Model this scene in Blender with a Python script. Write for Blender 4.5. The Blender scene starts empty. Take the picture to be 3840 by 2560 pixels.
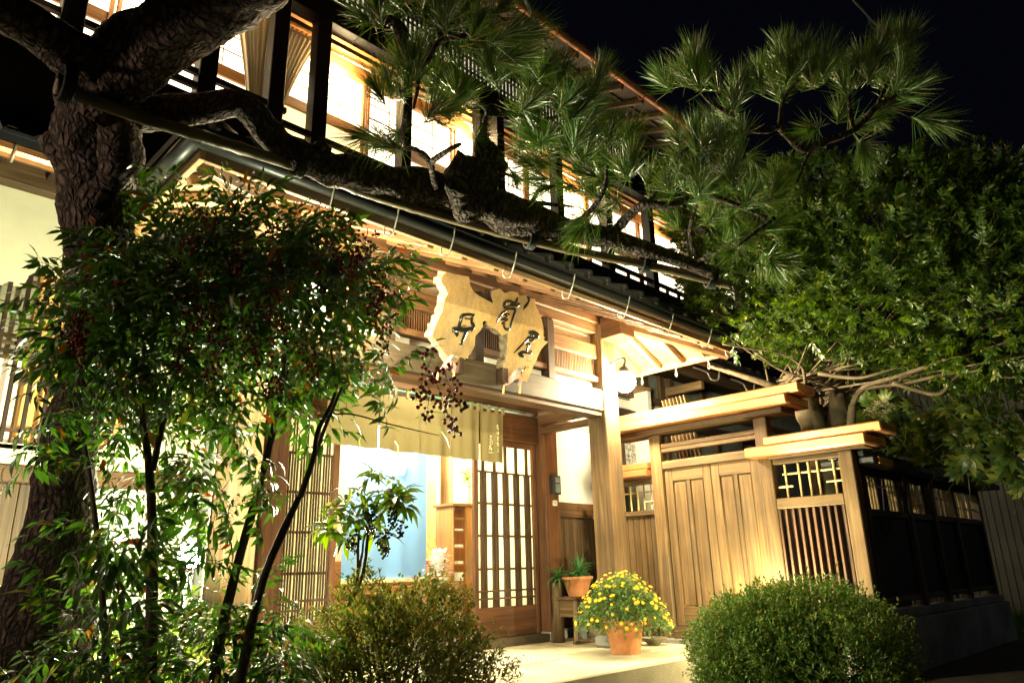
import bpy, math, random
import numpy as np
from math import radians, sin, cos, pi
from mathutils import Vector, Matrix, Euler, noise

random.seed(7); rng = np.random.default_rng(7)
sc = bpy.context.scene
C = sc.collection

# ------------------------------------------------------------------ camera
YAW, PITCH, ROLL, FR = radians(45), radians(17.4), radians(-1.4), 1.42
fwd = Vector((sin(YAW)*cos(PITCH), cos(YAW)*cos(PITCH), sin(PITCH)))
rt0 = Vector((cos(YAW), -sin(YAW), 0)); up0 = rt0.cross(fwd)
rgt = cos(ROLL)*rt0 + sin(ROLL)*up0; upv = -sin(ROLL)*rt0 + cos(ROLL)*up0
EYE = Vector((0, 0, 0.9))
cam = bpy.data.cameras.new('camera'); camo = bpy.data.objects.new('camera', cam); C.objects.link(camo)
m = Matrix((rgt, upv, -fwd)).transposed().to_4x4(); m.translation = EYE
camo.matrix_world = m
cam.sensor_width = 36; cam.lens = FR*18; cam.clip_end = 500; cam.clip_start = 0.05
sc.camera = camo

# ------------------------------------------------------------------ world, exposure
w = bpy.data.worlds.new('World'); sc.world = w; w.use_nodes = True
w.node_tree.nodes['Background'].inputs[0].default_value = (0.30, 0.34, 0.75, 1)
w.node_tree.nodes['Background'].inputs[1].default_value = 0.0035
sc.view_settings.view_transform = 'Standard'; sc.view_settings.look = 'None'
sc.view_settings.exposure = 0.06; sc.view_settings.gamma = 1; sc.view_settings.use_curve_mapping = False

def lamp(name, kind, loc, watt, col, size=0.05, aim=None, spot=None, blend=0.5):
    l = bpy.data.lights.new(name, kind); l.energy = watt; l.color = col
    if kind in ('POINT', 'SPOT'): l.shadow_soft_size = size
    if kind == 'AREA': l.size = size
    if spot: l.spot_size = radians(spot); l.spot_blend = blend
    o = bpy.data.objects.new(name, l); C.objects.link(o); o.location = loc
    if aim is not None:
        o.rotation_euler = (Vector(aim)-Vector(loc)).to_track_quat('-Z', 'Y').to_euler()
    return o
WARM = (1, .80, .50); WHITE = (1, .87, .56)
lamp('garden_flood_beam', 'POINT', (1.38, 3.62, 1.10), 480, (.98, 1, .66), .06)
lamp('gate_flood_beam', 'POINT', (5.98, 3.14, .62), 170, (1, .86, .45), .04)
lamp('gate_flood_spot', 'SPOT', (5.85, 2.95, .6), 130, (1, .97, .60), .05, aim=(6.9, 1.9, 3.5), spot=70, blend=.8)
lamp('hall_light', 'POINT', (4.4, 6.7, 2.5), 340, (1, .86, .55), .2)
lamp('hall_light', 'POINT', (6.6, 6.9, 2.4), 200, (1, .86, .55), .2)
for x, e in ((0.2, 190), (1.4, 190), (3.3, 230), (5.0, 200), (7.0, 110), (9.0, 70)):
    lamp('corridor_light', 'POINT', (x, 5.72, 5.9), e*.35, (1, .74, .38), .1)
lamp('porch_fill_light', 'POINT', (4.0, 4.95, 2.75), 45, WHITE, .15)  # added fill light inside the porch, no visible lamp here
lamp('unseen_street_light', 'POINT', (-1.2, 2.7, 1.9), 52, (1, .80, .58), .08)  # unseen lamp beyond the left edge, added to light the pine trunk
lamp('unseen_street_light', 'POINT', (12.5, -1.5, 4.2), 38, (.9, .95, 1), .1)  # unseen lamp beyond the right edge, added to light the far fence
lamp('unseen_street_light', 'SPOT', (4.1, -1.5, 3.0), 1150, (1, .86, .48), .08, aim=(4.3, 5, 1.75), spot=35, blend=.6)  # unseen front spot, added to light the door curtain and entrance

# ------------------------------------------------------------------ pixel ray helper (2352 x 1568 reference grid)
K = 1.6327
def ray(x, y):
    return rgt*((x*K-1920)/(FR*1920)) - upv*((y*K-1280)/(FR*1920)) + fwd
def P(x, y, d):            # point at distance d
    return EYE + ray(x, y).normalized()*d
def PL(x, y, ax, v):       # point on an axis plane
    r = ray(x, y); return EYE + r*((v-EYE[ax])/r[ax])

# ------------------------------------------------------------------ materials
def newmat(name):
    mt = bpy.data.materials.new(name); mt.use_nodes = True
    nt = mt.node_tree; return mt, nt, nt.nodes['Principled BSDF'], nt.nodes, nt.links
def ramp(nd, stops):
    r = nd.new('ShaderNodeValToRGB'); e = r.color_ramp.elements
    e[0].position, e[0].color = stops[0][0], (*stops[0][1], 1)
    e[1].position, e[1].color = stops[-1][0], (*stops[-1][1], 1)
    for p, c in stops[1:-1]:
        k = e.new(p); k.color = (*c, 1)
    return r
_w = {}
def wood(name, a, b, axis=2, rough=.6, bump=.25, var=.35, spec=.3):
    key = (name, axis)
    if key in _w: return _w[key]
    mt, nt, bs, nd, lk = newmat(f'{name}_wood_{"xyz"[axis]}')
    tc = nd.new('ShaderNodeTexCoord'); oi = nd.new('ShaderNodeObjectInfo')
    ad = nd.new('ShaderNodeVectorMath'); ad.operation = 'MULTIPLY_ADD'
    lk.new(oi.outputs['Random'], ad.inputs[0]); ad.inputs[1].default_value = (37, 53, 71); lk.new(tc.outputs['Object'], ad.inputs[2])
    mp = nd.new('ShaderNodeMapping'); s = [34, 34, 34]; s[axis] = 1.3; mp.inputs['Scale'].default_value = s
    lk.new(ad.outputs[0], mp.inputs[0])
    n1 = nd.new('ShaderNodeTexNoise'); n1.inputs['Scale'].default_value = 1; n1.inputs['Detail'].default_value = 9; n1.inputs['Distortion'].default_value = .8
    lk.new(mp.outputs[0], n1.inputs['Vector'])
    mp2 = nd.new('ShaderNodeMapping'); s = [150, 150, 150]; s[axis] = 3; mp2.inputs['Scale'].default_value = s
    lk.new(ad.outputs[0], mp2.inputs[0])
    n2 = nd.new('ShaderNodeTexNoise'); n2.inputs['Scale'].default_value = 1; n2.inputs['Detail'].default_value = 3
    lk.new(mp2.outputs[0], n2.inputs['Vector'])
    n3 = nd.new('ShaderNodeTexNoise'); n3.inputs['Scale'].default_value = 2.2; n3.inputs['Detail'].default_value = 4
    lk.new(ad.outputs[0], n3.inputs['Vector'])
    cr = ramp(nd, [(.28, a), (.52, tuple((x+y)/2 for x, y in zip(a, b))), (.72, b)]); lk.new(n1.outputs[0], cr.inputs[0])
    f = nd.new('ShaderNodeMath'); f.operation = 'MULTIPLY_ADD'; lk.new(n2.outputs[0], f.inputs[0]); f.inputs[1].default_value = .7; f.inputs[2].default_value = .35
    f3 = nd.new('ShaderNodeMath'); f3.operation = 'MULTIPLY_ADD'; lk.new(n3.outputs[0], f3.inputs[0]); f3.inputs[1].default_value = 1.1; f3.inputs[2].default_value = .45
    g = nd.new('ShaderNodeMath'); g.operation = 'MULTIPLY'; lk.new(f.outputs[0], g.inputs[0]); lk.new(f3.outputs[0], g.inputs[1])
    r = nd.new('ShaderNodeMath'); r.operation = 'MULTIPLY_ADD'; lk.new(oi.outputs['Random'], r.inputs[0]); r.inputs[1].default_value = var; r.inputs[2].default_value = 1-var/2
    h = nd.new('ShaderNodeMath'); h.operation = 'MULTIPLY'; lk.new(g.outputs[0], h.inputs[0]); lk.new(r.outputs[0], h.inputs[1])
    mp4 = nd.new('ShaderNodeMapping'); s = [5.5, 5.5, 5.5]; s[axis] = 1.1; mp4.inputs['Scale'].default_value = s; lk.new(ad.outputs[0], mp4.inputs[0])
    n4 = nd.new('ShaderNodeTexNoise'); n4.inputs['Scale'].default_value = 1; n4.inputs['Detail'].default_value = 5; n4.inputs['Roughness'].default_value = .65; lk.new(mp4.outputs[0], n4.inputs['Vector'])
    sr = nd.new('ShaderNodeMapRange'); sr.inputs[1].default_value = .48; sr.inputs[2].default_value = .75; sr.inputs[4].default_value = .75; lk.new(n4.outputs[0], sr.inputs[0])
    sm = nd.new('ShaderNodeMixRGB'); lk.new(sr.outputs[0], sm.inputs[0]); lk.new(cr.outputs[0], sm.inputs[1]); av = sum(a)/3; sm.inputs[2].default_value = (av*1.0, av*.85, av*.62, 1)
    hs = nd.new('ShaderNodeHueSaturation'); lk.new(sm.outputs[0], hs.inputs['Color']); lk.new(h.outputs[0], hs.inputs['Value'])
    lk.new(hs.outputs[0], bs.inputs['Base Color'])
    bs.inputs['Roughness'].default_value = rough; bs.inputs['Specular IOR Level'].default_value = spec
    if bump:
        bp = nd.new('ShaderNodeBump'); bp.inputs['Strength'].default_value = bump; bp.inputs['Distance'].default_value = .004
        lk.new(n2.outputs[0], bp.inputs['Height']); lk.new(bp.outputs[0], bs.inputs['Normal'])
    _w[key] = mt; return mt
WOODS = dict(
    porch=((.095, .042, .016), (.25, .125, .05)),
    post=((.13, .075, .033), (.34, .21, .095)),
    gate=((.115, .066, .026), (.27, .165, .07)),
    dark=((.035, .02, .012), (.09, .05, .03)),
    black=((.008, .007, .006), (.02, .017, .014)),
    red=((.11, .045, .018), (.26, .11, .045)),
    orange=((.42, .17, .04), (.62, .30, .09)),
    plank=((.08, .045, .02), (.24, .15, .07)),
    grey=((.075, .055, .033), (.17, .13, .08)),
    slat=((.07, .035, .02), (.19, .10, .055)),
    pale=((.34, .20, .085), (.56, .37, .18)),
)
class W:
    def __init__(s, n): s.n = n
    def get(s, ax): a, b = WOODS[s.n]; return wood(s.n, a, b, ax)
def simple(name, col, rough=.6, metal=0, nscale=8, namt=.25, bump=0, bscale=60, spec=.5, aniso=None):
    mt, nt, bs, nd, lk = newmat(name)
    tc = nd.new('ShaderNodeTexCoord')
    n = nd.new('ShaderNodeTexNoise'); n.inputs['Scale'].default_value = nscale; n.inputs['Detail'].default_value = 6
    lk.new(tc.outputs['Object'], n.inputs['Vector'])
    lo = tuple(c*(1-namt) for c in col); hi = tuple(min(1, c*(1+namt)) for c in col)
    r = ramp(nd, [(.3, lo), (.7, hi)]); lk.new(n.outputs[0], r.inputs[0]); lk.new(r.outputs[0], bs.inputs['Base Color'])
    bs.inputs['Roughness'].default_value = rough; bs.inputs['Metallic'].default_value = metal; bs.inputs['Specular IOR Level'].default_value = spec
    if bump:
        n2 = nd.new('ShaderNodeTexNoise'); n2.inputs['Scale'].default_value = bscale; n2.inputs['Detail'].default_value = 8
        lk.new(tc.outputs['Object'], n2.inputs['Vector'])
        bp = nd.new('ShaderNodeBump'); bp.inputs['Strength'].default_value = bump; bp.inputs['Distance'].default_value = .01
        lk.new(n2.outputs[0], bp.inputs['Height']); lk.new(bp.outputs[0], bs.inputs['Normal'])
    return mt
def emis(name, col, s):
    mt, nt, bs, nd, lk = newmat(name); bs.inputs['Base Color'].default_value = (*col, 1)
    bs.inputs['Emission Color'].default_value = (*col, 1); bs.inputs['Emission Strength'].default_value = s; return mt
def leafmat(name, cols, trans=.35, rough=.4, spec=.5, tval=2.1):
    mt, nt, bs, nd, lk = newmat(name)
    g = nd.new('ShaderNodeNewGeometry'); oi = nd.new('ShaderNodeObjectInfo')
    ad = nd.new('ShaderNodeMath'); ad.operation = 'ADD'; lk.new(g.outputs['Random Per Island'], ad.inputs[0]); lk.new(oi.outputs['Random'], ad.inputs[1])
    fr = nd.new('ShaderNodeMath'); fr.operation = 'FRACT'; lk.new(ad.outputs[0], fr.inputs[0])
    r = ramp(nd, cols); lk.new(fr.outputs[0], r.inputs[0]); lk.new(r.outputs[0], bs.inputs['Base Color'])
    bs.inputs['Roughness'].default_value = rough; bs.inputs['Specular IOR Level'].default_value = spec
    tr = nd.new('ShaderNodeBsdfTranslucent'); mx = nd.new('ShaderNodeMixShader'); mx.inputs[0].default_value = trans
    hs = nd.new('ShaderNodeHueSaturation'); hs.inputs['Value'].default_value = tval; hs.inputs['Saturation'].default_value = 1.15; hs.inputs['Hue'].default_value = .485
    lk.new(r.outputs[0], hs.inputs['Color']); lk.new(hs.outputs[0], tr.inputs[0])
    out = nd['Material Output']; lk.new(bs.outputs[0], mx.inputs[1]); lk.new(tr.outputs[0], mx.inputs[2]); lk.new(mx.outputs[0], out.inputs[0])
    return mt
M = {}
M['plaster'] = simple('cream_plaster', (.78, .72, .50), .9, namt=.06, bump=.15, bscale=120)
M['white'] = simple('white_plaster', (.86, .84, .74), .9, namt=.04, bump=.1, bscale=120)
M['copper'] = simple('copper_sheet', (.55, .235, .09), .34, .6, nscale=5, namt=.22, bump=.08, bscale=9)
M['oldcopper'] = simple('old_copper', (.50, .21, .09), .5, .5, nscale=6, namt=.4)
M['blackmetal'] = simple('black_gutter_metal', (.016, .018, .017), .42, .2, namt=.2)
M['steel'] = simple('galvanised_steel', (.62, .60, .52), .4, .7)
M['tile'] = simple('dark_roof_tile', (.014, .015, .016), .6, 0, nscale=3, namt=.4, bump=.1)
M['concrete'] = simple('platform_concrete', (.44, .39, .26), .85, nscale=2.2, namt=.42, bump=.5, bscale=160)
M['oldconcrete'] = simple('old_concrete', (.20, .20, .19), .9, nscale=3, namt=.4, bump=.5, bscale=50)
M['earth'] = simple('dark_earth', (.045, .036, .024), .95, nscale=12, namt=.5, bump=.8, bscale=40)
M['asphalt'] = simple('asphalt', (.05, .05, .05), .9, nscale=30, namt=.3, bump=.5, bscale=150)
M['rock'] = simple('mossy_rock', (.13, .11, .07), .9, nscale=7, namt=.5, bump=.9, bscale=25)
M['bamboo'] = simple('pale_bamboo', (.62, .46, .20), .45, nscale=6, namt=.2)
M['bamboopole'] = simple('weathered_bamboo', (.17, .125, .065), .45, nscale=9, namt=.35)
M['terracotta'] = simple('terracotta_pot', (.52, .21, .085), .75, nscale=14, namt=.18, bump=.2)
M['signwood'] = wood('sign', (.60, .38, .13), (.78, .56, .27), 2, .42, .08, .0, .5)
M['signbark'] = simple('sign_edge_bark', (.24, .19, .12), .9, nscale=20, namt=.5, bump=.9, bscale=30)
M['lacquer'] = simple('black_lacquer', (.010, .014, .012), .13, 0, namt=.2)
M['redink'] = simple('red_seal_ink', (.75, .22, .08), .7)
M['noren'] = simple('khaki_linen', (.25, .20, .085), .9, nscale=3, namt=.08, bump=.35, bscale=400)
M['ink'] = simple('white_dye', (.82, .78, .52), .9)
M['rodgreen'] = simple('green_rod_paint', (.16, .36, .22), .4)
M['curtain'] = leafmat('cream_satin_curtain', [(0, (.30, .26, .17)), (1, (.36, .31, .20))], .28, .45, .5, 1.2)
M['paper'] = emis('lit_shoji_paper', (1, .88, .62), 3.2)
M['paperlow'] = emis('lit_lower_paper', (1, .78, .36), 1.7)
M['paper2'] = emis('lit_pattern_paper', (.9, .74, .46), .75)
M['ranma'] = emis('lit_transom_paper', (.85, .76, .52), .8)
M['bulb'] = emis('lamp_globe_glass', (1, .85, .52), 1100)
M['bulbcool'] = emis('flood_lens_glass', (.85, 1, .95), 50)
M['bulbwarm'] = emis('warm_flood_lens_glass', (1, .97, .85), 50)
M['blue'] = simple('light_blue_cloth', (.20, .44, .90), .9, nscale=2, namt=.05)
M['blackp'] = simple('black_plastic', (.03, .03, .035), .4)
M['screen'] = simple('grey_panel', (.16, .20, .20), .3)
M['label'] = simple('white_label', (.8, .78, .7), .6)
def barkmat():
    mt, nt, bs, nd, lk = newmat('pine_bark')
    tc = nd.new('ShaderNodeTexCoord'); nz = nd.new('ShaderNodeTexNoise'); nz.inputs['Scale'].default_value = 9; nz.inputs['Detail'].default_value = 8
    lk.new(tc.outputs['Object'], nz.inputs['Vector'])
    mx = nd.new('ShaderNodeVectorMath'); mx.operation = 'MULTIPLY_ADD'; lk.new(nz.outputs['Color'], mx.inputs[0]); mx.inputs[1].default_value = (.10, .10, .16); lk.new(tc.outputs['Object'], mx.inputs[2])
    mp = nd.new('ShaderNodeMapping'); mp.inputs['Scale'].default_value = (42, 42, 17); lk.new(mx.outputs[0], mp.inputs[0])
    vo = nd.new('ShaderNodeTexVoronoi'); vo.feature = 'DISTANCE_TO_EDGE'; vo.inputs['Scale'].default_value = 1; lk.new(mp.outputs[0], vo.inputs['Vector'])
    n2 = nd.new('ShaderNodeTexNoise'); n2.inputs['Scale'].default_value = 60; n2.inputs['Detail'].default_value = 6; lk.new(tc.outputs['Object'], n2.inputs['Vector'])
    cr = ramp(nd, [(.0, (.020, .012, .008)), (.12, (.07, .042, .03)), (.4, (.17, .115, .085))]); lk.new(vo.outputs[0], cr.inputs[0])
    hs = nd.new('ShaderNodeHueSaturation'); f = nd.new('ShaderNodeMath'); f.operation = 'MULTIPLY_ADD'; lk.new(n2.outputs[0], f.inputs[0]); f.inputs[1].default_value = 1.8; f.inputs[2].default_value = .1
    lk.new(cr.outputs[0], hs.inputs['Color']); lk.new(f.outputs[0], hs.inputs['Value']); lk.new(hs.outputs[0], bs.inputs['Base Color']); bs.inputs['Roughness'].default_value = .85
    mn = nd.new('ShaderNodeMath'); mn.operation = 'MINIMUM'; lk.new(vo.outputs[0], mn.inputs[0]); mn.inputs[1].default_value = .3
    ad = nd.new('ShaderNodeMath'); ad.operation = 'MULTIPLY_ADD'; lk.new(n2.outputs[0], ad.inputs[0]); ad.inputs[1].default_value = .35; lk.new(mn.outputs[0], ad.inputs[2])
    bp = nd.new('ShaderNodeBump'); bp.inputs['Strength'].default_value = 1; bp.inputs['Distance'].default_value = .03; lk.new(ad.outputs[0], bp.inputs['Height']); lk.new(bp.outputs[0], bs.inputs['Normal'])
    return mt
M['bark'] = barkmat()
M['barkpale'] = simple('smooth_pale_bark', (.16, .12, .07), .8, nscale=9, namt=.35, bump=.5, bscale=30)
M['twig'] = simple('dark_twig', (.07, .045, .025), .8, nscale=20, namt=.4)
M['needle'] = leafmat('pine_needle', [(0, (.035, .09, .014)), (.5, (.075, .16, .028)), (.90, (.13, .23, .045)), (.95, (.25, .22, .06)), (1, (.36, .25, .08))], .15, .36, .7)
M['nandina'] = leafmat('nandina_leaf', [(0, (.014, .038, .009)), (.5, (.026, .068, .012)), (.88, (.045, .10, .016)), (.95, (.10, .10, .02)), (1, (.17, .045, .018))], .34, .38, .5, 2.3)
M['osman'] = leafmat('broad_leaf', [(0, (.015, .035, .006)), (.35, (.04, .085, .012)), (.8, (.085, .15, .018)), (.96, (.15, .22, .03)), (1, (.35, .30, .12))], .28, .32, .6)
M['azalea'] = leafmat('azalea_leaf', [(0, (.05, .065, .015)), (.5, (.10, .13, .025)), (.85, (.17, .18, .04)), (1, (.22, .10, .04))], .25, .5, .4)
M['azalea2'] = leafmat('green_azalea_leaf', [(0, (.04, .08, .018)), (.5, (.08, .15, .025)), (.9, (.13, .21, .04)), (1, (.25, .16, .06))], .25, .5, .4)
M['bright'] = leafmat('pale_shrub_leaf', [(0, (.16, .30, .04)), (.6, (.27, .42, .06)), (1, (.42, .50, .10))], .35, .5)
M['mum'] = leafmat('chrysanthemum_leaf', [(0, (.05, .11, .035)), (.6, (.09, .17, .05)), (1, (.15, .21, .06))], .25, .6, .3)
M['petal'] = leafmat('yellow_petal', [(0, (.80, .50, .02)), (1, (.92, .66, .05))], .2, .6, .2)
M['fatsia'] = leafmat('fatsia_leaf', [(0, (.05, .10, .02)), (.6, (.10, .16, .03)), (1, (.24, .24, .04))], .25, .35, .6)
M['berry'] = simple('dark_red_berry', (.26, .016, .014), .18, namt=.3)
M['blackberry'] = simple('dark_purple_berry', (.035, .012, .016), .2, namt=.3)
M['umbel'] = simple('pale_umbel', (.50, .47, .26), .9)
M['pink'] = simple('pink_cloth', (.72, .36, .34), .8, nscale=30, namt=.3)
M['tassel'] = simple('gold_tassel', (.70, .50, .18), .8)
M['ornament'] = simple('grey_ornament', (.20, .21, .20), .45)
M['gravelmat'] = simple('pale_woven_mat', (.52, .50, .42), .9, nscale=60, namt=.15, bump=.4, bscale=200)
M['glassv'] = simple('pale_green_glass', (.55, .75, .50), .1)
M['grass'] = leafmat('grass_blade', [(0, (.04, .10, .02)), (1, (.10, .20, .04))], .3, .6)
M['siding'] = simple('grey_siding', (.05, .047, .04), .7, namt=.1)
M['rope'] = simple('black_rope', (.02, .022, .02), .8)
M['pattern'] = simple('flower_print_screen', (.50, .48, .42), .8, nscale=26, namt=.85)
M['washi'] = leafmat('pleated_white_curtain', [(0, (.62, .64, .58)), (1, (.66, .68, .62))], .6, .9, .1)

# ------------------------------------------------------------------ object helpers
def link(name, me, mat=None, parent=None, loc=(0, 0, 0), rot=None, **kw):
    o = bpy.data.objects.new(name, me)
    if mat is not None and me is not None and not me.materials: me.materials.append(mat)
    C.objects.link(o); o.location = loc
    if rot is not None: o.rotation_euler = rot
    if parent is not None:
        o.parent = parent; o.matrix_parent_inverse = INV[parent.name]
    for k, v in kw.items(): o[k] = v
    return o
INV = {}
def setinv(o, loc, rot=None):
    mt = Matrix.Translation(loc)
    if rot is not None: 
        mt = mt @ Euler(rot).to_matrix().to_4x4()
    INV[o.name] = mt.inverted()
def thing(name, label, cat, loc=(0, 0, 0), group=None, rot=None):
    o = bpy.data.objects.new(name, None); C.objects.link(o); o.empty_display_size = .1
    o.location = loc
    if rot is not None: o.rotation_euler = rot
    o['label'] = label; o['category'] = cat
    if group: o['group'] = group
    setinv(o, loc, rot); return o
def tag(o, label, cat, group=None):
    o['label'] = label; o['category'] = cat
    if group: o['group'] = group
    return o
def pymesh(name, v, f, smooth=False):
    me = bpy.data.meshes.new(name); me.from_pydata([tuple(p) for p in v], [], f); me.update()
    if smooth: me.polygons.foreach_set('use_smooth', [True]*len(me.polygons))
    return me
_bm = {}
def boxmesh(dx, dy, dz, ch):
    key = (round(dx, 4), round(dy, 4), round(dz, 4), round(ch, 4))
    hx, hy, hz = dx/2, dy/2, dz/2
    if ch <= 0:
        v = [(sx*hx, sy*hy, sz*hz) for sx in (-1, 1) for sy in (-1, 1) for sz in (-1, 1)]
        f = [(0, 1, 3, 2), (4, 6, 7, 5), (0, 4, 5, 1), (2, 3, 7, 6), (0, 2, 6, 4), (1, 5, 7, 3)]
        return key, v, f
    v = []; idx = {}
    for sx in (-1, 1):
        for sy in (-1, 1):
            for sz in (-1, 1):
                for a, p in enumerate(((hx, hy-ch, hz-ch), (hx-ch, hy, hz-ch), (hx-ch, hy-ch, hz))):
                    idx[(sx, sy, sz, a)] = len(v); v.append((sx*p[0], sy*p[1], sz*p[2]))
    f = []
    I = lambda sx, sy, sz, a: idx[(sx, sy, sz, a)]
    for s in (-1, 1):
        q = [I(s, -1, -1, 0), I(s, 1, -1, 0), I(s, 1, 1, 0), I(s, -1, 1, 0)]; f.append(q if s > 0 else q[::-1])
        q = [I(-1, s, -1, 1), I(-1, s, 1, 1), I(1, s, 1, 1), I(1, s, -1, 1)]; f.append(q if s > 0 else q[::-1])
        q = [I(-1, -1, s, 2), I(1, -1, s, 2), I(1, 1, s, 2), I(-1, 1, s, 2)]; f.append(q if s > 0 else q[::-1])
    for a in (-1, 1):
        for b in (-1, 1):
            q = [I(a, b, -1, 0), I(a, b, -1, 1), I(a, b, 1, 1), I(a, b, 1, 0)]; f.append(q if a*b > 0 else q[::-1])
            q = [I(a, -1, b, 0), I(a, 1, b, 0), I(a, 1, b, 2), I(a, -1, b, 2)]; f.append(q if a*b > 0 else q[::-1])
            q = [I(-1, a, b, 1), I(1, a, b, 1), I(1, a, b, 2), I(-1, a, b, 2)]; f.append(q[::-1] if a*b > 0 else q)
    for sx in (-1, 1):
        for sy in (-1, 1):
            for sz in (-1, 1):
                q = [I(sx, sy, sz, 0), I(sx, sy, sz, 1), I(sx, sy, sz, 2)]; f.append(q if sx*sy*sz > 0 else q[::-1])
    return key, v, f
def box(name, x0, x1, y0, y1, z0, z1, mat, parent=None, ch=None, rot=None, **kw):
    dx, dy, dz = abs(x1-x0), abs(y1-y0), abs(z1-z0)
    if isinstance(mat, str) and mat in WOODS: mat = W(mat)
    elif isinstance(mat, str): mat = M[mat]
    if isinstance(mat, W): mat = mat.get(max(range(3), key=lambda i: (dx, dy, dz)[i]))
    if ch is None: ch = min(.006, min(dx, dy, dz)*.12)
    key, v, f = boxmesh(dx, dy, dz, ch)
    key = key+(mat.name,)
    me = _bm.get(key)
    if me is None:
        me = pymesh(name, v, f); me.materials.append(mat); _bm[key] = me
    loc = ((x0+x1)/2, (y0+y1)/2, (z0+z1)/2)
    o = link(name, me, None, parent, loc, rot, **kw); setinv(o, loc, rot); return o
def bar(name, a, b, wid, hgt, mat, parent=None, ch=None, roll=0, **kw):   # rectangular bar between two points
    a, b = Vector(a), Vector(b); L = (b-a).length
    if isinstance(mat, str) and mat in WOODS: mat = W(mat)
    elif isinstance(mat, str): mat = M[mat]
    if isinstance(mat, W): mat = mat.get(1)
    if ch is None: ch = min(.006, min(wid, hgt)*.12)
    key, v, f = boxmesh(wid, L, hgt, ch); key = key+(mat.name,)
    me = _bm.get(key)
    if me is None:
        me = pymesh(name, v, f); me.materials.append(mat); _bm[key] = me
    q = (b-a).to_track_quat('Y', 'Z'); e = q.to_euler()
    if roll: e = (q @ Matrix.Rotation(roll, 3, 'Y').to_quaternion()).to_euler()
    loc = (a+b)/2
    o = link(name, me, None, parent, loc, e, **kw); setinv(o, loc, e); return o
def catmull(pts, n):
    pts = [Vector(p) for p in pts]
    if len(pts) < 3: 
        return [pts[0].lerp(pts[-1], i/n) for i in range(n+1)]
    ext = [pts[0]*2-pts[1]]+pts+[pts[-1]*2-pts[-2]]
    out = []
    segs = len(pts)-1
    for i in range(n+1):
        t = i/n*segs; k = min(int(t), segs-1); u = t-k
        p0, p1, p2, p3 = ext[k:k+4]
        out.append(.5*((2*p1)+(-p0+p2)*u+(2*p0-5*p1+4*p2-p3)*u*u+(-p0+3*p1-3*p2+p3)*u**3))
    return out
def tubegeo(pts, radii, n=None, sides=8, amp=0, freq=6, squash=None):
    n = n or (len(pts)-1)*4
    path = catmull(pts, n); rr = np.interp(np.linspace(0, 1, n+1), np.linspace(0, 1, len(radii)), radii)
    v, f = [], []
    t0 = (path[1]-path[0]).normalized(); ref = Vector((0, 0, 1)) if abs(t0.z) < .9 else Vector((1, 0, 0))
    nrm = t0.cross(ref).normalized()
    for i, p in enumerate(path):
        t = (path[min(i+1, n)]-path[max(i-1, 0)]).normalized()
        nrm = (nrm - t*nrm.dot(t)).normalized(); bn = t.cross(nrm)
        for s in range(sides):
            a = 2*pi*s/sides; d = nrm*cos(a)+bn*sin(a)
            r = rr[i]
            if amp:
                q = p*freq+d*r*freq
                r *= 1+amp*(noise.noise(q)*1.0+noise.noise(q*2.7)*.6+.45*noise.noise(q*7))
            v.append(p+d*r)
    for i in range(n):
        for s in range(sides):
            a = i*sides+s; b = i*sides+(s+1) % sides
            f.append((a, b, b+sides, a+sides))
    f.append(tuple(range(sides))[::-1]); f.append(tuple(n*sides+s for s in range(sides)))
    return v, f
def tube(name, pts, radii, mat, parent=None, sides=8, n=None, amp=0, freq=6, smooth=True, **kw):
    if not isinstance(radii, (list, tuple)): radii = [radii]*2
    if isinstance(mat, str): mat = M[mat]
    v, f = tubegeo(pts, radii, n, sides, amp, freq)
    o0 = v[0].copy(); me = pymesh(name, [p-o0 for p in v], f, smooth); me.materials.append(mat)
    o = link(name, me, None, parent, o0, None, **kw); setinv(o, o0); return o
class Geo:
    def __init__(s): s.v = []; s.f = []
    def add(s, v, f):
        k = len(s.v); s.v += [tuple(p) for p in v]; s.f += [tuple(i+k for i in q) for q in f]; return s
    def box(s, x0, x1, y0, y1, z0, z1):
        _, v, f = boxmesh(abs(x1-x0), abs(y1-y0), abs(z1-z0), 0)
        c = ((x0+x1)/2, (y0+y1)/2, (z0+z1)/2)
        return s.add([(p[0]+c[0], p[1]+c[1], p[2]+c[2]) for p in v], f)
    def build(s, name, mat, parent=None, smooth=False, loc=(0, 0, 0), **kw):
        if isinstance(mat, str) and mat in WOODS: mat = W(mat).get(2)
        elif isinstance(mat, str): mat = M[mat]
        me = pymesh(name, s.v, s.f, smooth); me.materials.append(mat)
        o = link(name, me, None, parent, loc, None, **kw); setinv(o, loc); return o
def lathe(prof, sides=28):
    v, f = [], []
    for r, z in prof:
        for s in range(sides): v.append((r*cos(2*pi*s/sides), r*sin(2*pi*s/sides), z))
    for i in range(len(prof)-1):
        for s in range(sides):
            a = i*sides+s; b = i*sides+(s+1) % sides; f.append((a, b, b+sides, a+sides))
    f.append(tuple(range(sides))[::-1]); f.append(tuple((len(prof)-1)*sides+s for s in range(sides)))
    return v, f
def ico(r=1, sub=1):
    import bmesh
    bm = bmesh.new(); bmesh.ops.create_icosphere(bm, subdivisions=sub, radius=r)
    v = [p.co.copy() for p in bm.verts]; f = [tuple(q.index for q in p.verts) for p in bm.faces]; bm.free(); return v, f

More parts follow.
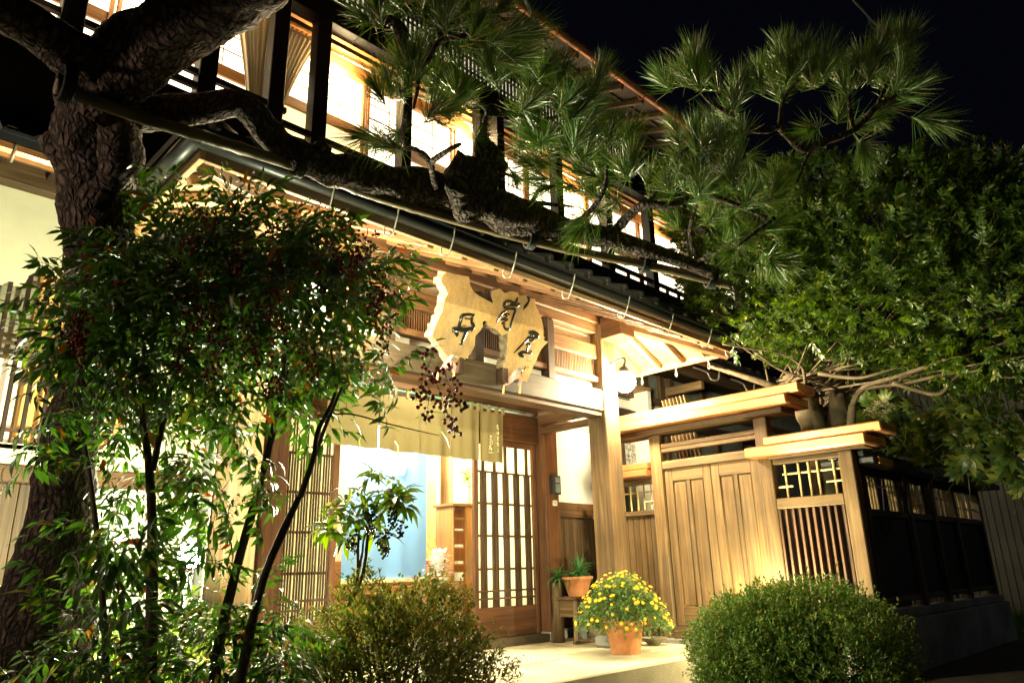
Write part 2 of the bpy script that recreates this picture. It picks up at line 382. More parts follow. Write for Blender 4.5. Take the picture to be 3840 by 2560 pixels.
# numpy scatter ------------------------------------------------------------
def leafbase(wd=.3, bend=.15, fold=.06, seg=2):
    if seg == 1:
        v = [(0, 0, 0), (-wd/2, .45, fold), (wd/2, .45, fold), (0, 1, -bend)]
        f = [(0, 2, 3), (0, 3, 1)]
    else:
        v = [(0, 0, 0), (-wd*.42, .28, fold), (0, .3, 0.02), (wd*.42, .28, fold), (-wd*.40, .62, fold*.7-bend*.3), (0, .63, -bend*.3), (wd*.40, .62, fold*.7-bend*.3), (0, 1, -bend)]
        f = [(0, 2, 1), (0, 3, 2), (1, 2, 5, 4), (2, 3, 6, 5), (4, 5, 7), (5, 6, 7)]
    return np.array(v, float), f
def frames(dirs, ups=None):
    d = dirs/np.linalg.norm(dirs, axis=1, keepdims=True)
    if ups is None: ups = np.tile([0, 0, 1.], (len(d), 1))
    x = np.cross(d, ups); nl = np.linalg.norm(x, axis=1, keepdims=True); x = np.where(nl < 1e-3, [[1., 0, 0]], x/np.maximum(nl, 1e-6))
    z = np.cross(x, d); return x, d, z
def scatter(base, pos, dirs, size, ups=None):
    bv, bf = base; x, y, z = frames(np.asarray(dirs, float), ups); pos = np.asarray(pos, float); size = np.asarray(size, float).reshape(-1, 1, 1)
    V = (bv[None, :, 0:1]*x[:, None, :]+bv[None, :, 1:2]*y[:, None, :]+bv[None, :, 2:3]*z[:, None, :])*size+pos[:, None, :]
    n, k = len(pos), len(bv)
    F = [tuple(i+j*k for i in q) for j in range(n) for q in bf]
    return V.reshape(-1, 3), F
def bigmesh(name, V, F):
    me = bpy.data.meshes.new(name)
    tot = np.array([len(q) for q in F], dtype=np.int32); idx = np.fromiter((i for q in F for i in q), dtype=np.int32)
    me.vertices.add(len(V)); me.vertices.foreach_set('co', np.asarray(V, np.float32).ravel())
    me.loops.add(len(idx)); me.loops.foreach_set('vertex_index', idx)
    me.polygons.add(len(F)); st = np.zeros(len(F), np.int32); st[1:] = np.cumsum(tot)[:-1]
    me.polygons.foreach_set('loop_start', st); me.polygons.foreach_set('loop_total', tot)
    me.update(calc_edges=True); return me
def rdirs(n, r=rng):
    a = r.normal(size=(n, 3)); return a/np.linalg.norm(a, axis=1, keepdims=True)

# ================================================================== SETTING
def sheet(name, x0, x1, y0, y1, z, mat):
    me = pymesh(name, [(x0, y0, z), (x1, y0, z), (x1, y1, z), (x0, y1, z)], [(0, 1, 2, 3)])
    return link(name, me, M[mat], None, (0, 0, 0), kind='structure')
sheet('ground', -60, 80, -60, 80, 0, 'earth')
sheet('road', -40, 60, -12, 1.15, .004, 'asphalt')
plat = box('entrance_platform', 1.2, 5.62, 3.5, 5.42, 0, .2, 'concrete', None, .012, kind='structure')
box('entrance_platform', 5.622, 6.34, 4.05, 5.42, 0, .196, 'concrete', None, .008, kind='structure')
g = Geo()
for k in range(2600):
    x, y = rng.uniform(10.6, 14), rng.uniform(.9, 3.6); h = rng.uniform(.08, .28); a = rng.uniform(0, 6.28)
    dx, dy = cos(a)*.012, sin(a)*.012
    g.add([(x-dx, y-dy, 0), (x+dx, y+dy, 0), (x+rng.uniform(-.08, .08), y+rng.uniform(-.08, .08), h)], [(0, 1, 2)])
g.build('grass', 'grass', kind='stuff')

# ================================================================== INN BUILDING
inn = thing('inn_building', 'two storey timber inn with lit upper rooms, cream plaster and lattice doors', 'building', (4, 6, 0))
FY = 5.5
# --- ground floor wall left of the porch, with rounded lattice window ---
def rounded_rect(x0, x1, z0, z1, r, n=6):
    pts = []
    for cx, cz, a0 in ((x1-r, z1-r, 0), (x0+r, z1-r, 90), (x0+r, z0+r, 180), (x1-r, z0+r, 270)):
        for k in range(n+1):
            a = radians(a0+90*k/n); pts.append((cx+r*cos(a), cz+r*sin(a)))
    return pts
def wall_hole(name, X0, X1, Z0, Z1, hole, y, th, mat, parent):
    n = len(hole); v = []; f = []
    cx = sum(p[0] for p in hole)/n; cz = sum(p[1] for p in hole)/n
    def outer(px, pz):
        dx, dz = px-cx, pz-cz; t = 1e9
        if dx > 1e-9: t = min(t, (X1-cx)/dx)
        if dx < -1e-9: t = min(t, (X0-cx)/dx)
        if dz > 1e-9: t = min(t, (Z1-cz)/dz)
        if dz < -1e-9: t = min(t, (Z0-cz)/dz)
        return cx+dx*t, cz+dz*t
    # add corner-aligned rays
    hs = list(hole)
    for X, Z in ((X0, Z0), (X0, Z1), (X1, Z0), (X1, Z1)):
        # find hole edge crossing along the ray to the corner
        best = None
        for i in range(n):
            a, b = hole[i], hole[(i+1) % n]
            d = (X-cx, Z-cz); e = (b[0]-a[0], b[1]-a[1]); det = d[0]*-e[1]+d[1]*e[0]
            if abs(det) < 1e-12: continue
            t = ((a[0]-cx)*-e[1]+(a[1]-cz)*e[0])/det; u = (d[0]*(a[1]-cz)-d[1]*(a[0]-cx))/det
            if t > 0 and 0 <= u <= 1: best = (cx+d[0]*t, cz+d[1]*t)
        if best: hs.append(best)
    hs.sort(key=lambda p: math.atan2(p[1]-cz, p[0]-cx)); n = len(hs)
    for px, pz in hs: v.append((px, y, pz))
    for px, pz in hs: ox, oz = outer(px, pz); v.append((ox, y, oz))
    for px, pz in hs: v.append((px, y+th, pz))
    for i in range(n):
        j = (i+1) % n
        f.append((i, j, n+j, n+i)); f.append((i, 2*n+i, 2*n+j, j))
    me = pymesh(name, v, f); o = link(name, me, M[mat], parent, (0, 0, 0)); setinv(o, (0, 0, 0)); return o
wall_hole('plaster_wall', -1.6, 2.2, 1.6, 3.46, rounded_rect(.42, 1.62, 1.74, 2.93, .17)[:7]+[(1.02, 2.93), (.95, 2.915), (.905, 2.87), (.89, 2.81), (.80, 2.80), (.70, 2.77), (.62, 2.70), (.58, 2.60), (.56, 2.2), (.56, 1.9), (.62, 1.79), (.72, 1.74)]+rounded_rect(.42, 1.62, 1.74, 2.93, .17)[21:], FY, .09, 'plaster', inn)
# window behind
win = box('lattice_window', .38, 1.70, 5.66, 5.68, 1.7, 3.0, simple('dim_glass', (.30, .28, .20), .25), inn, 0)
box('shoji_panel', 1.0, 1.66, 5.64, 5.655, 1.72, 2.95, emis('amber_paper', (.80, .45, .12), .42), win, 0)
box('shoji_panel', .42, .98, 5.64, 5.655, 1.74, 2.32, 'paper2', win, 0)
for k, x in enumerate(np.arange(.50, 1.64, .105)):
    box('lattice_bar', x-.013, x+.013, 5.505, 5.53, 1.745, 2.925, 'dark', win)
for z in (1.83, 2.30, 2.40, 2.84): box('lattice_rail', .43, 1.61, 5.532, 5.55, z-.012, z+.012, 'slat', win)
box('window_sill', .38, 1.66, 5.5, 5.62, 1.70, 1.738, 'porch', win)
# wood bands and planks beneath
box('wall_rail', -1.6, 2.2, 5.44, 5.55, 1.49, 1.598, 'porch', inn)
k = 0; x = -1.6
while x < 1.30:
    w_ = .19+rng.uniform(-.02, .03); box('wall_plank', x, min(1.36, x+w_)-.004, 5.47+rng.uniform(0, .006), 5.50, .12, 1.488, 'plank', inn); x += w_
box('plaster_panel', 1.40, 2.2, 5.47, 5.50, .42, 1.488, 'white', inn, 0)
box('panel_post', 1.36, 1.40, 5.45, 5.52, .12, 1.488, 'plank', inn)
box('skirting_board', 1.40, 2.2, 5.46, 5.50, .12, .418, 'plank', inn)
# beams over the plaster
box('wall_beam', -1.6, 2.2, 5.40, 5.6, 3.462, 3.66, 'plank', inn)
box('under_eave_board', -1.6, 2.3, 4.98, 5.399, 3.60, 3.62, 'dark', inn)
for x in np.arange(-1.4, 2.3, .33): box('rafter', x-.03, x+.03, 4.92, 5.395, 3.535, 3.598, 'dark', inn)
box('eave_gutter', -1.6, 1.35, 4.80, 4.90, 3.36, 3.44, 'copper', inn, .02)
box('eave_fascia', -1.6, 1.35, 4.902, 4.93, 3.37, 3.56, 'porch', inn)
for x in (.0, .6, 1.2): tube('gutter_hook', [(x, 4.93, 3.46), (x, 4.86, 3.33), (x, 4.80, 3.35), (x, 4.79, 3.42)], .007, 'steel', inn, 6)
# --- lower roof over the ground floor (dark tiles) ---
def roof(name, x0, x1, ya, za, yb, zb, parent, tile=.27):
    r = box(name, x0, x1, ya, yb, 0, .05, 'tile', parent, 0)
    r.data = pymesh(name, [(x0, ya, za), (x1, ya, za), (x1, yb, zb), (x0, yb, zb), (x0, ya, za-.05), (x1, ya, za-.05), (x1, yb, zb-.05), (x0, yb, zb-.05)],
                    [(0, 1, 2, 3), (7, 6, 5, 4), (0, 4, 5, 1), (1, 5, 6, 2), (2, 6, 7, 3), (3, 7, 4, 0)]); r.data.materials.append(M['tile'])
    r.location = (0, 0, 0); setinv(r, (0, 0, 0))
    g = Geo(); nx = int((x1-x0)/tile)
    L = math.hypot(yb-ya, zb-za); ny = max(1, int(L/.26)); tx = tile
    for i in range(nx+1):
        x = x0+i*tx
        v, f = tubegeo([(x, ya-.015, za+.012), (x, yb, zb+.012)], [.045, .045], 1, 6); g.add(v, f)
    for j in range(ny+1):
        t = j/ny; y = ya+(yb-ya)*t; z = za+(zb-za)*t
        g.box(x0, x1, y-.01, y+.02, z, z+.022)
    g.build('roof_tiles', 'tile', r, kind='stuff'); return r
roof('lower_roof', -2.5, 6.6, 4.78, 3.47, 5.62, 3.85, inn)
roof('lower_roof', 6.4, 14.5, 4.92, 3.62, 5.82, 4.0, inn)
box('upper_skirt_wall', -2.5, 14.2, 5.56, 5.64, 3.6, 4.52, 'black', inn)
# --- upper floor ---
UY = 5.5
def upx(px, py): return PL(px, py, 1, UY).x
box('balcony_beam', -2.5, 14.2, 5.36, 5.55, 4.50, 4.66, 'black', inn)
posts = [(-.55, .15), (.86, .16), (1.87, .15), (2.48, .15), (2.92, .15), (3.93, .12), (5.02, .13), (5.30, .12), (6.35, .12), (7.35, .13), (8.38, .13), (9.40, .13), (11.0, .13)]
for x, wd in posts: box('upper_post', x-wd/2, x+wd/2, 5.40, 5.54, 4.66, 6.12, 'black', inn)
box('upper_lintel', -2.5, 11.5, 5.39, 5.56, 6.12, 6.42, 'black', inn)
box('upper_top_beam', -2.5, 11.5, 5.37, 5.58, 6.86, 7.02, 'black', inn)
box('transom_paper', -2.5, 11.4, 5.52, 5.53, 6.42, 6.86, 'ranma', inn, 0)
for x in np.arange(1.6, 10.8, .062):
    box('transom_slat', x-.011, x+.011, 5.46, 5.485, 6.422, 6.86, 'black', inn, 0)
for z in (6.53, 6.60, 6.78): box('transom_rail', 1.5, 11.4, 5.487, 5.50, z-.012, z+.012, 'black', inn, 0)
for k, (z, a, b) in enumerate(((4.80, -2.5, 11.3), (4.93, -2.5, 2.6))): box('balcony_rail', a, b, 5.42, 5.47, z-.028, z+.028, 'dark', inn)
for x in (7.75, 8.05, 8.7, 9.0): box('baluster', x-.03, x+.03, 5.43, 5.46, 4.66, 4.773, 'red', inn)
# corridor behind the glazing: floor, ceiling, paper screens
box('corridor_floor', -2.5, 11.4, 5.56, 6.0, 4.56, 4.66, 'red', inn)
box('corridor_ceiling', -2.5, 11.4, 5.60, 6.0, 6.20, 6.25, 'orange', inn)
box('inner_wall', -2.5, 14.2, 6.02, 6.10, 4.6, 7.0, 'plaster', inn, 0)
box('inner_lintel', -2.5, 11.4, 5.80, 5.90, 5.98, 6.20, 'orange', inn)
box('glazing_rail', -2.5, 11.4, 5.56, 5.60, 6.03, 6.09, 'orange', inn)
box('glazing_rail', -2.5, 11.4, 5.56, 5.60, 4.67, 4.72, 'orange', inn)
x = -2.5; k = 0
while x < 11.2:
    wd = 1.22
    fr = box('shoji_screen', x, x+wd, 5.86, 5.868, 5.42, 5.98, 'paper', inn, 0)
    box('lower_paper', x, x+wd, 5.86, 5.868, 4.70, 5.30, 'paper' if k % 3 != 1 else 'paperlow', fr, 0)
    box('screen_rail', x+.036, x+wd-.036, 5.83, 5.862, 5.302, 5.418, 'orange', fr)
    for q in (0, wd-.035): box('screen_stile', x+q, x+q+.035, 5.82, 5.858, 4.69, 5.98, 'orange', fr)
    for q in range(1, 4): box('screen_muntin', x+q*wd/4-.004, x+q*wd/4+.004, 5.845, 5.856, 5.42, 5.98, 'pale', fr, 0)
    for q in range(1, 3): box('screen_muntin', x+.036, x+wd-.036, 5.8435, 5.855, 5.42+q*.18-.004, 5.42+q*.18+.004, 'pale', fr, 0)
    x += wd+.02; k += 1
# upper eave soffit
ex0, ex1 = -2.5, 8.35
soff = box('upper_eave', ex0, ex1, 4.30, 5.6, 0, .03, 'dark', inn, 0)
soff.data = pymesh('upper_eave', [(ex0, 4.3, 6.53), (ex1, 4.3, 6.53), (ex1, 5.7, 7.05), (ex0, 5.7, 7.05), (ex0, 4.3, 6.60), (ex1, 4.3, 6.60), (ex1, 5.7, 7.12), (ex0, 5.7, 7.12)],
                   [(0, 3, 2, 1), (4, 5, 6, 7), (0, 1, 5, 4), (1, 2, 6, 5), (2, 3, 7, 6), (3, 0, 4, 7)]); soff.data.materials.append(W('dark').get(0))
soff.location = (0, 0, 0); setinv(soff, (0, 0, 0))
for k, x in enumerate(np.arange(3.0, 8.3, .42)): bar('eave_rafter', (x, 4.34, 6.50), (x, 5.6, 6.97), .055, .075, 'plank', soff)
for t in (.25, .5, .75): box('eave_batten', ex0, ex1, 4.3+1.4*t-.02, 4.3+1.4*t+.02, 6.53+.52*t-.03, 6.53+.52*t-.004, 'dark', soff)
tube('roof_gutter', [(ex0, 4.24, 6.50), (ex1, 4.24, 6.50)], .052, 'oldcopper', inn, 12, 6)
for x in np.arange(3.4, 8.2, .8): tube('gutter_hook', [(x, 4.30, 6.52), (x, 4.27, 6.40), (x, 4.19, 6.41), (x, 4.17, 6.50)], .008, 'oldcopper', inn, 6)
# --- entrance facade (Y = 5.5) ---
box('door_post', 5.815, 6.03, 5.36, 5.56, .2, 2.52, 'red', inn, .01)
box('door_post', 2.62, 2.82, 5.36, 5.56, .2, 2.52, 'red', inn, .01)
box('post_base', 5.80, 6.05, 5.34, 5.58, .198, .29, 'oldconcrete', inn, .01)
box('door_header', 2.822, 5.813, 5.44, 5.56, 2.20, 2.50, 'red', inn)
box('door_header', 2.6, 6.3, 5.38, 5.58, 2.522, 2.60, 'porch', inn)
box('header_strip', 2.6, 6.3, 5.42, 5.56, 2.602, 2.66, 'pale', inn)
box('plaster_band', 2.3, 6.38, 5.50, 5.58, 2.662, 3.30, 'white', inn, 0)
box('wall_side_lintel', 6.032, 6.38, 5.42, 5.56, 2.44, 2.52, 'porch', inn)
box('door_sill', 2.6, 5.813, 5.36, 5.60, .2, .275, 'grey', inn)
box('plaster_wall', 6.03, 7.3, 5.50, 5.58, 1.60, 2.44, 'white', inn, 0)
box('wall_rail', 6.03, 7.3, 5.46, 5.56, 1.44, 1.60, 'porch', inn)
x = 6.03
while x < 7.2:
    w_ = .16+rng.uniform(-.02, .04); box('wall_plank', x, x+w_-.004, 5.485+rng.uniform(0, .006), 5.52, .30, 1.438, 'plank', inn); x += w_
box('foundation_stone', 6.03, 7.3, 5.44, 5.56, .0, .298, 'oldconcrete', inn)
def lattice_door(x0, x1, y, z0, z1, par, groups=5):
    d = box('sliding_door', x0+.055, x1-.055, y+.012, y+.018, z0+.28, z1-.06, 'washi', par, 0)
    for a, b in ((x0, x0+.055), (x1-.055, x1)): box('stile', a, b, y-.02, y+.02, z0, z1, 'red', d)
    box('bottom_rail', x0+.055, x1-.055, y-.018, y+.018, z0, z0+.28, 'red', d); box('top_rail', x0+.055, x1-.055, y-.018, y+.018, z1-.06, z1, 'red', d)
    W_ = x1-x0-.11
    for k in range(groups):
        cx = x0+.055+W_*(k+.5)/groups
        for q, zt in ((-.036, z1-.34), (-.012, z1-.06), (.012, z1-.06), (.036, z1-.34)):
            box('slat', cx+q-.0045, cx+q+.0045, y-.012, y+.006, z0+.28, zt, 'slat', d, 0)
    for k in range(1, 5):
        z = z1-.06-(z1-z0-.34)*(k-.12)/5
        box('lattice_rail', x0+.055, x1-.055, y+.0062, y+.0115, z-.011, z+.011, 'red', d, 0)
    for z in (z0+.36, z0+.43): box('lattice_rail', x0+.055, x1-.055, y-.0175, y-.0125, z-.009, z+.009, 'slat', d, 0)
    # pleated curtain behind the slats
    g = Geo(); n = 60
    vv = []
    for k in range(n+1):
        xx = x0+.06+(W_-.01)*k/n; yy = y+.05+.018*sin(k*2*pi/6)
        vv += [(xx, yy, z0+.29), (xx, yy, z1-.07)]
    g.add(vv, [(2*k, 2*k+2, 2*k+3, 2*k+1) for k in range(n)]); g.build('pleated_curtain', 'washi', d, True)
    return d
dr = lattice_door(4.90, 5.80, 5.50, .275, 2.20, inn)
dl = lattice_door(2.83, 3.36, 5.50, .275, 2.20, inn, 4)
dl2 = lattice_door(2.30, 2.615, 5.50, .275, 2.20, inn, 3)
# --- entrance hall interior ---
box('hall_floor', 2.4, 8.2, 5.61, 8.3, .1, .26, 'oldconcrete', inn, 0)
box('raised_floor', 2.4, 8.2, 7.02, 8.3, .26, .74, 'orange', inn)
box('raised_floor_edge', 2.4, 8.2, 6.92, 7.018, .66, .75, 'orange', inn)
box('step_board', 3.2, 5.4, 6.70, 6.915, .26, .48, 'orange', inn)
box('hall_back_wall', 2.4, 8.2, 8.3, 8.4, .2, 3.2, 'white', inn, 0)
box('hall_dado', 2.4, 8.2, 8.26, 8.298, .75, 1.05, 'orange', inn)
box('hall_side_wall', 2.32, 2.4, 5.6, 8.3, .2, 3.2, 'white', inn, 0)
box('hall_side_wall', 8.2, 8.28, 5.6, 8.3, .2, 3.2, 'white', inn, 0)
box('hall_ceiling', 2.3, 8.3, 5.6, 8.4, 3.2, 3.25, 'pale', inn, 0)
tube('hall_pillar', [(6.30, 7.6, .75), (6.30, 7.6, 3.2)], .085, W('pale').get(2), inn, 14, 4, .03, 4)
box('gold_screen', 5.86, 6.16, 7.64, 7.66, 1.05, 3.1, simple('gold_paper', (.72, .56, .22), .6, nscale=14, namt=.3), inn, 0)
# --- right-hand wing seen over the gate ---
wy = 5.9
box('wing_wall', 7.3, 14, wy, wy+.08, 0, 3.9, simple('wing_plaster', (.20, .22, .19), .8), inn, 0)
box('plaster_band', 7.32, 9.05, wy-.03, wy-.002, 2.98, 3.10, 'white', inn, 0)
box('wing_rail', 7.3, 14, wy-.08, wy-.002, 3.14, 3.22, 'plank', inn)
box('wing_rail', 7.3, 14, wy-.09, wy-.002, 2.82, 2.95, 'dark', inn)
for x in (8.55, 8.95, 9.2, 10.1, 10.9, 11.8): box('wing_post', x-.05, x+.05, wy-.06, wy-.003, 3.222, 3.75, 'plank', inn)
for x in (7.9, 8.3, 9.0, 9.4, 9.8, 10.4, 11.2): box('wing_post', x-.04, x+.04, wy-.06, wy-.003, 1.2, 2.818, 'plank', inn)
for x in np.arange(7.35, 8.6, .32):
    fp = box('print_screen', x, x+.27, wy-.04, wy-.01, 2.2, 2.80, 'pattern', inn, 0)
box('wing_eave_beam', 6.9, 14, 5.20, 5.30, 3.44, 3.58, 'plank', inn)
box('wing_eave_board', 6.9, 14, 5.0, wy-.005, 3.585, 3.61, 'dark', inn)
box('wing_gutter', 6.9, 13.5, 4.90, 5.0, 3.50, 3.58, 'oldcopper', inn, .02)
for x in (8.9, 9.9, 11.0): tube('gutter_hook', [(x-.35, 5.05, 3.48), (x-.1, 5.0, 3.44), (x-.08, 4.96, 3.34), (x, 4.90, 3.33), (x+.03, 4.88, 3.44), (x+.1, 4.86, 3.52)], .013, 'steel', inn, 6)
box('bracket_arm', 9.05, 9.13, 5.25, 5.87, 3.30, 3.42, 'pale', inn)

# ================================================================== ENTRANCE PORCH
po = thing('entrance_porch', 'timber entrance porch with hipped eaves on two square posts', 'porch', (4, 4.5, .2))
PY = 4.5
box('porch_post', 5.67, 5.90, 4.385, 4.61, .28, 3.30, 'post', po, .008)
box('porch_post', 1.93, 2.13, 4.385, 4.61, .28, 3.30, 'post', po, .008)
for x in (5.785, 2.03): box('post_base', x-.16, x+.16, 4.35, 4.65, .198, .30, 'oldconcrete', po, .02)
box('porch_beam', 2.132, 5.668, 4.40, 4.60, 2.38, 2.60, 'grey', po, .01)
box('porch_beam_strip', 2.132, 5.668, 4.42, 4.58, 2.332, 2.378, 'porch', po)
box('plaster_band', 2.132, 5.668, 4.52, 4.56, 2.602, 2.69, 'white', po, 0)
tr = box('transom_frame', 2.132, 5.668, 4.44, 4.57, 2.69, 2.745, 'porch', po)
box('transom_rail', 2.132, 5.668, 4.44, 4.57, 2.93, 3.08, 'porch', po)
box('plaster_band', 2.132, 5.668, 4.52, 4.56, 3.082, 3.20, 'white', po, 0)
box('transom_back', 2.132, 5.668, 4.545, 4.55, 2.747, 2.928, simple('transom_dark_panel', (.16, .10, .05), .8), po, 0)
xs = np.arange(2.43, 5.66, .024)
for x in xs: box('transom_slat', x-.005, x+.005, 4.475, 4.495, 2.747, 2.928, 'porch', po, 0)
for z in (2.80, 2.875): box('transom_cross_slat', 2.42, 5.66, 4.496, 4.506, z-.005, z+.005, 'porch', po, 0)
for x in (3.10, 4.03, 4.95): box('transom_post', x-.05, x+.05, 4.42, 4.58, 2.601, 3.20, 'dark', po)
box('wall_plate', 1.5, 6.25, 4.40, 4.60, 3.302, 3.44, 'porch', po, .01)
box('wall_plate', 2.132, 5.668, 4.43, 4.58, 3.202, 3.30, 'porch', po)
for x in (5.785, 2.03):
    box('side_beam_end', x-.115, x+.115, 4.12, 4.383, 3.12, 3.36, 'porch', po, .01)
    box('side_beam', x-.09, x+.09, 4.612, 5.42, 3.12, 3.298, 'porch', po, .01)
    box('side_tie', x-.05, x+.05, 4.612, 5.37, 2.40, 2.56, 'porch', po)
    box('side_tie', x-.045, x+.045, 4.612, 5.37, 2.30, 2.36, 'porch', po)
box('porch_ceiling', 2.4, 5.67, 4.6, 5.5, 3.30, 3.32, 'pale', po, 0)
# eaves: front slope, both side slopes, boards and rafters
EZ, WZ = 3.01, 3.47; EYf = 3.45; XR, XL = 6.62, 1.22
def quad(name, pts, th, mat, parent):
    up = Vector((0, 0, th)); v = [Vector(p) for p in pts]; v = v+[p+up for p in v]
    n = len(pts); f = [tuple(range(n))[::-1], tuple(range(n, 2*n))]+[(i, (i+1) % n, n+(i+1) % n, n+i) for i in range(n)]
    me = pymesh(name, v, f); o = link(name, me, mat, parent); setinv(o, (0, 0, 0)); return o
for (pts, nm) in (([(XL, EYf, EZ), (XR, EYf, EZ), (5.67, 4.4, WZ-.02), (2.4, 4.4, WZ-.02)], 'front'),
                  ([(XR, EYf, EZ), (XR, 5.5, EZ), (5.67, 5.5, WZ-.02), (5.67, 4.4, WZ-.02)], 'r'), ([(XL, EYf, EZ), (2.4, 4.4, WZ-.02), (2.4, 5.5, WZ-.02), (XL, 5.5, EZ)], 'l')):
    quad('eave_board', pts, .02, W('pale').get(0), po)
for x in np.arange(1.55, 6.5, .30):
    t = 1.0
    if x > 5.67: t = (XR-x)/(XR-5.67)
    if x < 2.4: t = (x-XL)/(2.4-XL)
    t = max(.12, min(1, t)); bar('rafter', (x, EYf+.03, EZ-.035), (x, EYf+.95*t, EZ-.035+.44*t), .055, .065, 'porch', po)
for y in np.arange(3.75, 5.5, .28):
    t = min(1, (y-EYf)/.95)
    bar('rafter', (XR-.04, y, EZ-.035), (XR-.95*t, y, EZ-.035+.44*t), .055, .065, 'pale', po)
    bar('rafter', (XL+.04, y, EZ-.035), (XL+1.18*t, y, EZ-.035+.44*t), .055, .065, 'pale', po)
bar('hip_rafter', (XR-.02, EYf+.02, EZ-.07), (5.78, 4.4, WZ-.10), .09, .11, 'porch', po)
bar('hip_rafter', (XL+.02, EYf+.02, EZ-.07), (2.2, 4.4, WZ-.10), .09, .11, 'porch', po)
box('front_fascia', XL, XR, EYf-.03, EYf, EZ-.07, EZ+.02, 'pale', po)
box('side_fascia', XR, XR+.03, EYf-.03, 5.4, EZ-.07, EZ+.02, 'pale', po)
box('side_fascia', XL-.03, XL, EYf-.03, 5.4, EZ-.07, EZ+.02, 'pale', po)
# gutters (black, half round look) with brackets
tube('porch_gutter', [(XL-.06, EYf-.085, EZ+.0), (XR+.06, EYf-.085, EZ+.0)], .038, 'blackmetal', po, 14, 8)
box('gutter_lip', XL-.06, XR+.06, EYf-.14, EYf-.128, EZ+.035, EZ+.052, 'blackmetal', po, 0)
tube('porch_gutter', [(XR+.085, EYf-.1, EZ+.0), (XR+.085, 5.4, EZ+.0)], .045, 'blackmetal', po, 14, 6)
tube('porch_gutter', [(XL-.085, EYf-.1, EZ+.0), (XL-.085, 5.4, EZ+.0)], .045, 'blackmetal', po, 14, 6)
for x in (1.9, 2.35, 2.8, 3.37, 4.0, 4.7, 5.35, 6.0, 6.45):
    tube('gutter_bracket', [(x, EYf-.02, EZ-.02), (x-.02, EYf-.03, EZ-.12), (x, EYf-.05, EZ-.135), (x+.02, EYf-.06, EZ-.12), (x+.02, EYf-.10, EZ-.05), (x+.01, EYf-.14, EZ+.04)],   .0048, 'steel', po, 6)
for y in (3.75, 4.15, 4.6, 5.0):
    tube('gutter_bracket', [(XR, y, EZ-.02), (XR+.02, y-.02, EZ-.13), (XR+.04, y, EZ-.16), (XR+.05, y+.02, EZ-.12), (XR+.12, y+.01, EZ+.02)],   .0048, 'steel', po, 6)
# porch roof tiles: front slope and hips
rf = Geo(); RT = [(XL-.12, EYf-.1, EZ+.06), (XR+.12, EYf-.1, EZ+.06), (5.5, 5.0, EZ+.72), (2.55, 5.0, EZ+.72)]
quad('porch_roof', RT, .05, M['tile'], po)
quad('porch_roof', [(XR+.12, EYf-.1, EZ+.06), (XR+.12, 5.5, EZ+.06), (5.5, 5.5, EZ+.72), (5.5, 5.0, EZ+.72)], .05, M['tile'], po)
quad('porch_roof', [(XL-.12, 5.5, EZ+.06), (XL-.12, EYf-.1, EZ+.06), (2.55, 5.0, EZ+.72), (2.55, 5.5, EZ+.72)], .05, M['tile'], po)
g = Geo()
for x in np.arange(XL, XR, .23):
    t = 1.0 if 2.55 <= x <= 5.5 else ((XR+.12-x)/(XR+.12-5.5) if x > 5.5 else (x-XL+.12)/(2.55-XL+.12))
    v, f = tubegeo([(x, EYf-.13, EZ+.10), (x, EYf-.1+1.65*t, EZ+.10+.66*t)], [.036, .036], 1, 8); g.add(v, f)
g.build('roof_tiles', 'tile', po, True, kind='stuff')
for a, b in (((XR+.12, EYf-.1, EZ+.13), (5.5, 5.0, EZ+.80)), ((XL-.12, EYf-.1, EZ+.13), (2.55, 5.0, EZ+.80))): tube('hip_ridge', [a, b], .08, 'tile', po, 8, 4)

# ================================================================== PORCH LAMPS
def porch_lamp(x, y, z, s, label):
    t = thing('porch_lamp', label, 'lamp', (x, y, z), 'round lamps on the porch posts')
    v, f = ico(.11, 3); me = pymesh('lamp_globe', v, f, True); me.materials.append(M['bulb'])
    o = link('lamp_globe', me, None, t, (x, y, z)); o.visible_shadow = True
    tube('lamp_arm', [(x, 4.385, z+.22), (x, y-.02, z+.24), (x, y, z+.14)], .012, 'blackmetal', t, 8)
    v, f = lathe([(.02, .16), (.045, .14), (.06, .09), (.062, .085)], 16); g = Geo().add(v, f); g.build('lamp_holder', 'blackmetal', t, True, (x, y, z))
    return t
porch_lamp(5.80, 4.22, 2.67, 1, 'glaring round lamp on the right porch post, above the gate')
porch_lamp(2.36, 4.24, 2.72, 1, 'glaring round lamp on the left porch post, shining through the leaves')
